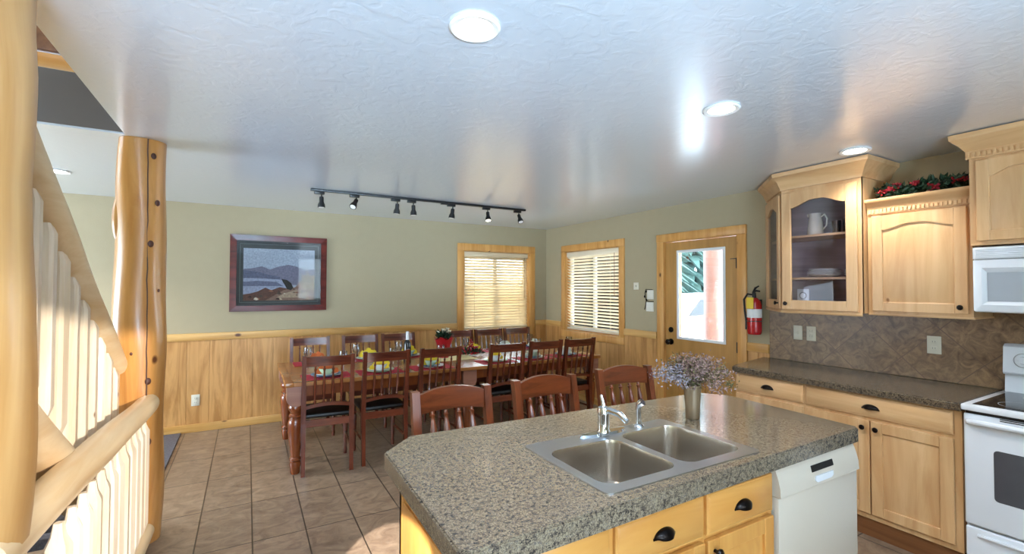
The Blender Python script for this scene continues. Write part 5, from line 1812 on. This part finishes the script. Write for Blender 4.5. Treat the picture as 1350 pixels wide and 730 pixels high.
# ================================================================== TABLE SETTINGS
rnd = random.Random(17)
cx_front = [f[0] for f in front]
cx_back = [f[0] for f in back_]
pos = ['first', 'second', 'third', 'fourth', 'fifth', 'sixth']
def place(x, side_, i):
    sgn = 1 if side_ == 'near' else -1
    yb = TY0 + 0.19 if side_ == 'near' else TY1 - 0.19
    where = '%s %s-side seat from the left' % (pos[i], side_)
    z = TZ + 0.0012
    bm = B(); box(bm, x - 0.20, x + 0.20, yb - 0.14, yb + 0.14, z, z + 0.003, 0.001, 1)
    single('placemat', bm, MT['placemat'], 'red placemat at the ' + where, 'placemat', 'red placemats on the dining table')
    z += 0.0032
    plm = ['blueplate', 'palegreen', 'whitecer', 'palegreen', 'whitecer', 'blueplate'][i]
    pn = {'blueplate': 'blue-grey', 'palegreen': 'pale green', 'whitecer': 'white'}[plm]
    bm = B(); lathe(bm, [(0.075, 0), (0.08, 0.002), (0.130, 0.017), (0.130, 0.020), (0.08, 0.007), (0.001, 0.006)], (x, yb, z), 28)
    single('dinner_plate', bm, MT[plm], pn + ' dinner plate at the ' + where, 'plate', 'dinner plates on the dining table')
    bm = B(); lathe(bm, [(0.05, 0), (0.055, 0.002), (0.092, 0.015), (0.092, 0.018), (0.05, 0.006), (0.001, 0.005)], (x, yb, z + 0.0072), 24)
    single('salad_plate', bm, MT['whitecer' if plm != 'whitecer' else 'blueplate'], ('white' if plm != 'whitecer' else 'blue-grey') + ' salad plate at the ' + where, 'plate', 'salad plates on the dining table')
    bm = B(); lathe(bm, [(0.030, 0), (0.035, 0.003), (0.062, 0.04), (0.066, 0.055), (0.062, 0.055), (0.056, 0.04), (0.028, 0.008)], (x, yb, z + 0.0135), 22)
    single('bowl', bm, MT['whitecer' if i % 2 else 'palegreen'], ('white' if i % 2 else 'pale green') + ' bowl on the plates at the ' + where, 'bowl', 'bowls on the dining table')
    nm_, nc = [('napkin_o', 'orange'), ('napkin_y', 'yellow'), ('napkin_y', 'yellow'), ('napkin_y', 'yellow'), ('napkin_w', 'cream'), ('napkin_w', 'cream')][i]
    bm = B()
    zb = z + 0.024
    for q in range(7):
        a = PI * (q + 0.5) / 7
        d = Vector((math.cos(a), 0.25 * sgn * rnd.uniform(-1, 1), math.sin(a) * 0.9))
        p = Vector((x, yb, zb))
        s = Vector((-d.z, 0.3, d.x)).normalized() * 0.022
        L = rnd.uniform(0.075, 0.10)
        v = [bm.verts.new(c) for c in (p - s * 0.3, p + s * 0.3, p + d * L + s, p + d * L * 1.08, p + d * L - s)]
        bm.faces.new(v)
        v2 = [bm.verts.new(c.co + Vector((0, 0.006, 0))) for c in v]
        bm.faces.new(v2[::-1])
        for e in range(5): bm.faces.new((v[e], v[(e + 1) % 5], v2[(e + 1) % 5], v2[e]))
    single('folded_napkin', bm, MT[nm_], nc + ' fanned napkin standing in the bowl at the ' + where, 'napkin', 'fanned napkins on the dining table')
    gx, gy = x + 0.165 * sgn, yb + 0.16 * sgn
    if side_ == 'far' and i == 0: gx, gy = 0.52, 4.95
    bm = B(); lathe(bm, [(0.036, 0), (0.036, 0.003), (0.005, 0.008), (0.004, 0.075), (0.010, 0.085), (0.034, 0.115), (0.040, 0.15), (0.036, 0.19), (0.034, 0.19), (0.037, 0.15), (0.030, 0.118), (0.003, 0.09)], (gx, gy, TZ + 0.0012), 18)
    single('wine_glass', bm, MT['drinkglass'], 'clear stemmed glass at the ' + where, 'glass', 'stemmed glasses on the dining table')
for i in range(6):
    place(cx_front[i], 'near', i)
    place(cx_back[i], 'far', i)
bm = B(); box(bm, 1.75, 2.20, 4.62, 4.95, TZ + 0.0012, TZ + 0.004, 0.001, 1)
single('table_runner', bm, MT['runner'], 'cream cloth lying in the middle of the dining table', 'cloth')
# bottle
t = thing('wine_bottle', 'dark bottle with a white neck standing on the table before the third far chair', 'bottle', (1.452, 4.74, TZ + 0.0012))
bm = B(); lathe(bm, [(0.036, 0), (0.038, 0.01), (0.038, 0.19), (0.030, 0.215), (0.016, 0.235)], (1.452, 4.74, TZ + 0.0012), 22)
obj('bottle_body', bm, MT['blackglass'], t)
bm = B(); lathe(bm, [(0.0165, 0.235), (0.0155, 0.25), (0.0155, 0.318), (0.0165, 0.32), (0.001, 0.322)], (1.452, 4.74, TZ + 0.0012), 18)
obj('neck_foil', bm, MT['white'], t)
# red pot with white flowers
px_, py_ = 1.90, 4.86
bm = B(); lathe(bm, [(0.055, 0), (0.060, 0.01), (0.080, 0.15), (0.105, 0.22), (0.098, 0.22), (0.070, 0.15), (0.03, 0.02)], (px_, py_, TZ + 0.0012), 22)
for v in bm.verts:
    if v.co.z > TZ + 0.2: v.co.z += 0.018 * math.sin(5 * math.atan2(v.co.y - py_, v.co.x - px_))
single('foil_flower_pot', bm, MT['berry'], 'red foil-wrapped flower pot in the middle of the dining table', 'flower pot')
t = thing('white_flowers', 'white and green flowers growing out of the red pot on the dining table', 'flowers', (px_, py_, TZ + 0.2))
rnd = random.Random(31)
bm = B()
for i in range(90):
    a = rnd.uniform(0, 6.28); r = rnd.uniform(0, 0.05)
    leaf(bm, Vector((px_ + r * math.cos(a), py_ + r * math.sin(a), TZ + 0.21 + rnd.uniform(0, 0.05))), Vector((math.cos(a), math.sin(a), rnd.uniform(0.1, 1.8))), rnd.uniform(0.06, 0.09), 0.013)
obj('leaves', bm, MT['leaf'], t, smooth=False)
bm = B()
for i in range(12):
    a = rnd.uniform(0, 6.28); r = rnd.uniform(0.0, 0.07)
    c = Vector((px_ + r * math.cos(a), py_ + r * math.sin(a), TZ + 0.27 + rnd.uniform(0, 0.05)))
    for q in range(7):
        leaf(bm, c, Vector((math.cos(q * 0.9), math.sin(q * 0.9), rnd.uniform(0.2, 0.8))), 0.028, 0.009)
obj('blossoms', bm, MT['cream'], t, smooth=False)
# red berry centrepiece
t = thing('berry_centrepiece', 'low cluster of red berries and leaves right of the red flower pot on the table', 'centrepiece', (2.24, 4.86, TZ + 0.0012))
bm = B()
for i in range(90):
    a = rnd.uniform(0, 6.28); r = rnd.uniform(0, 0.10)
    leaf(bm, Vector((2.24 + r * math.cos(a) * 1.3, 4.86 + r * math.sin(a) * 0.7, TZ + 0.02 + rnd.uniform(0, 0.05))), Vector((math.cos(a), math.sin(a), rnd.uniform(0, 1))), 0.05, 0.012)
obj('leaves', bm, MT['leaf'], t, smooth=False)
bm = B()
for i in range(70):
    a = rnd.uniform(0, 6.28); r = rnd.uniform(0, 0.13)
    sphere(bm, (2.24 + r * math.cos(a) * 1.3, 4.86 + r * math.sin(a) * 0.6, TZ + 0.025 + rnd.uniform(0, 0.16) * (1 - r / 0.16)), rnd.uniform(0.008, 0.014), u=8, v=6)
obj('berries', bm, MT['berry'], t)

# the bright floor patch left of the island comes from the added spot lamp
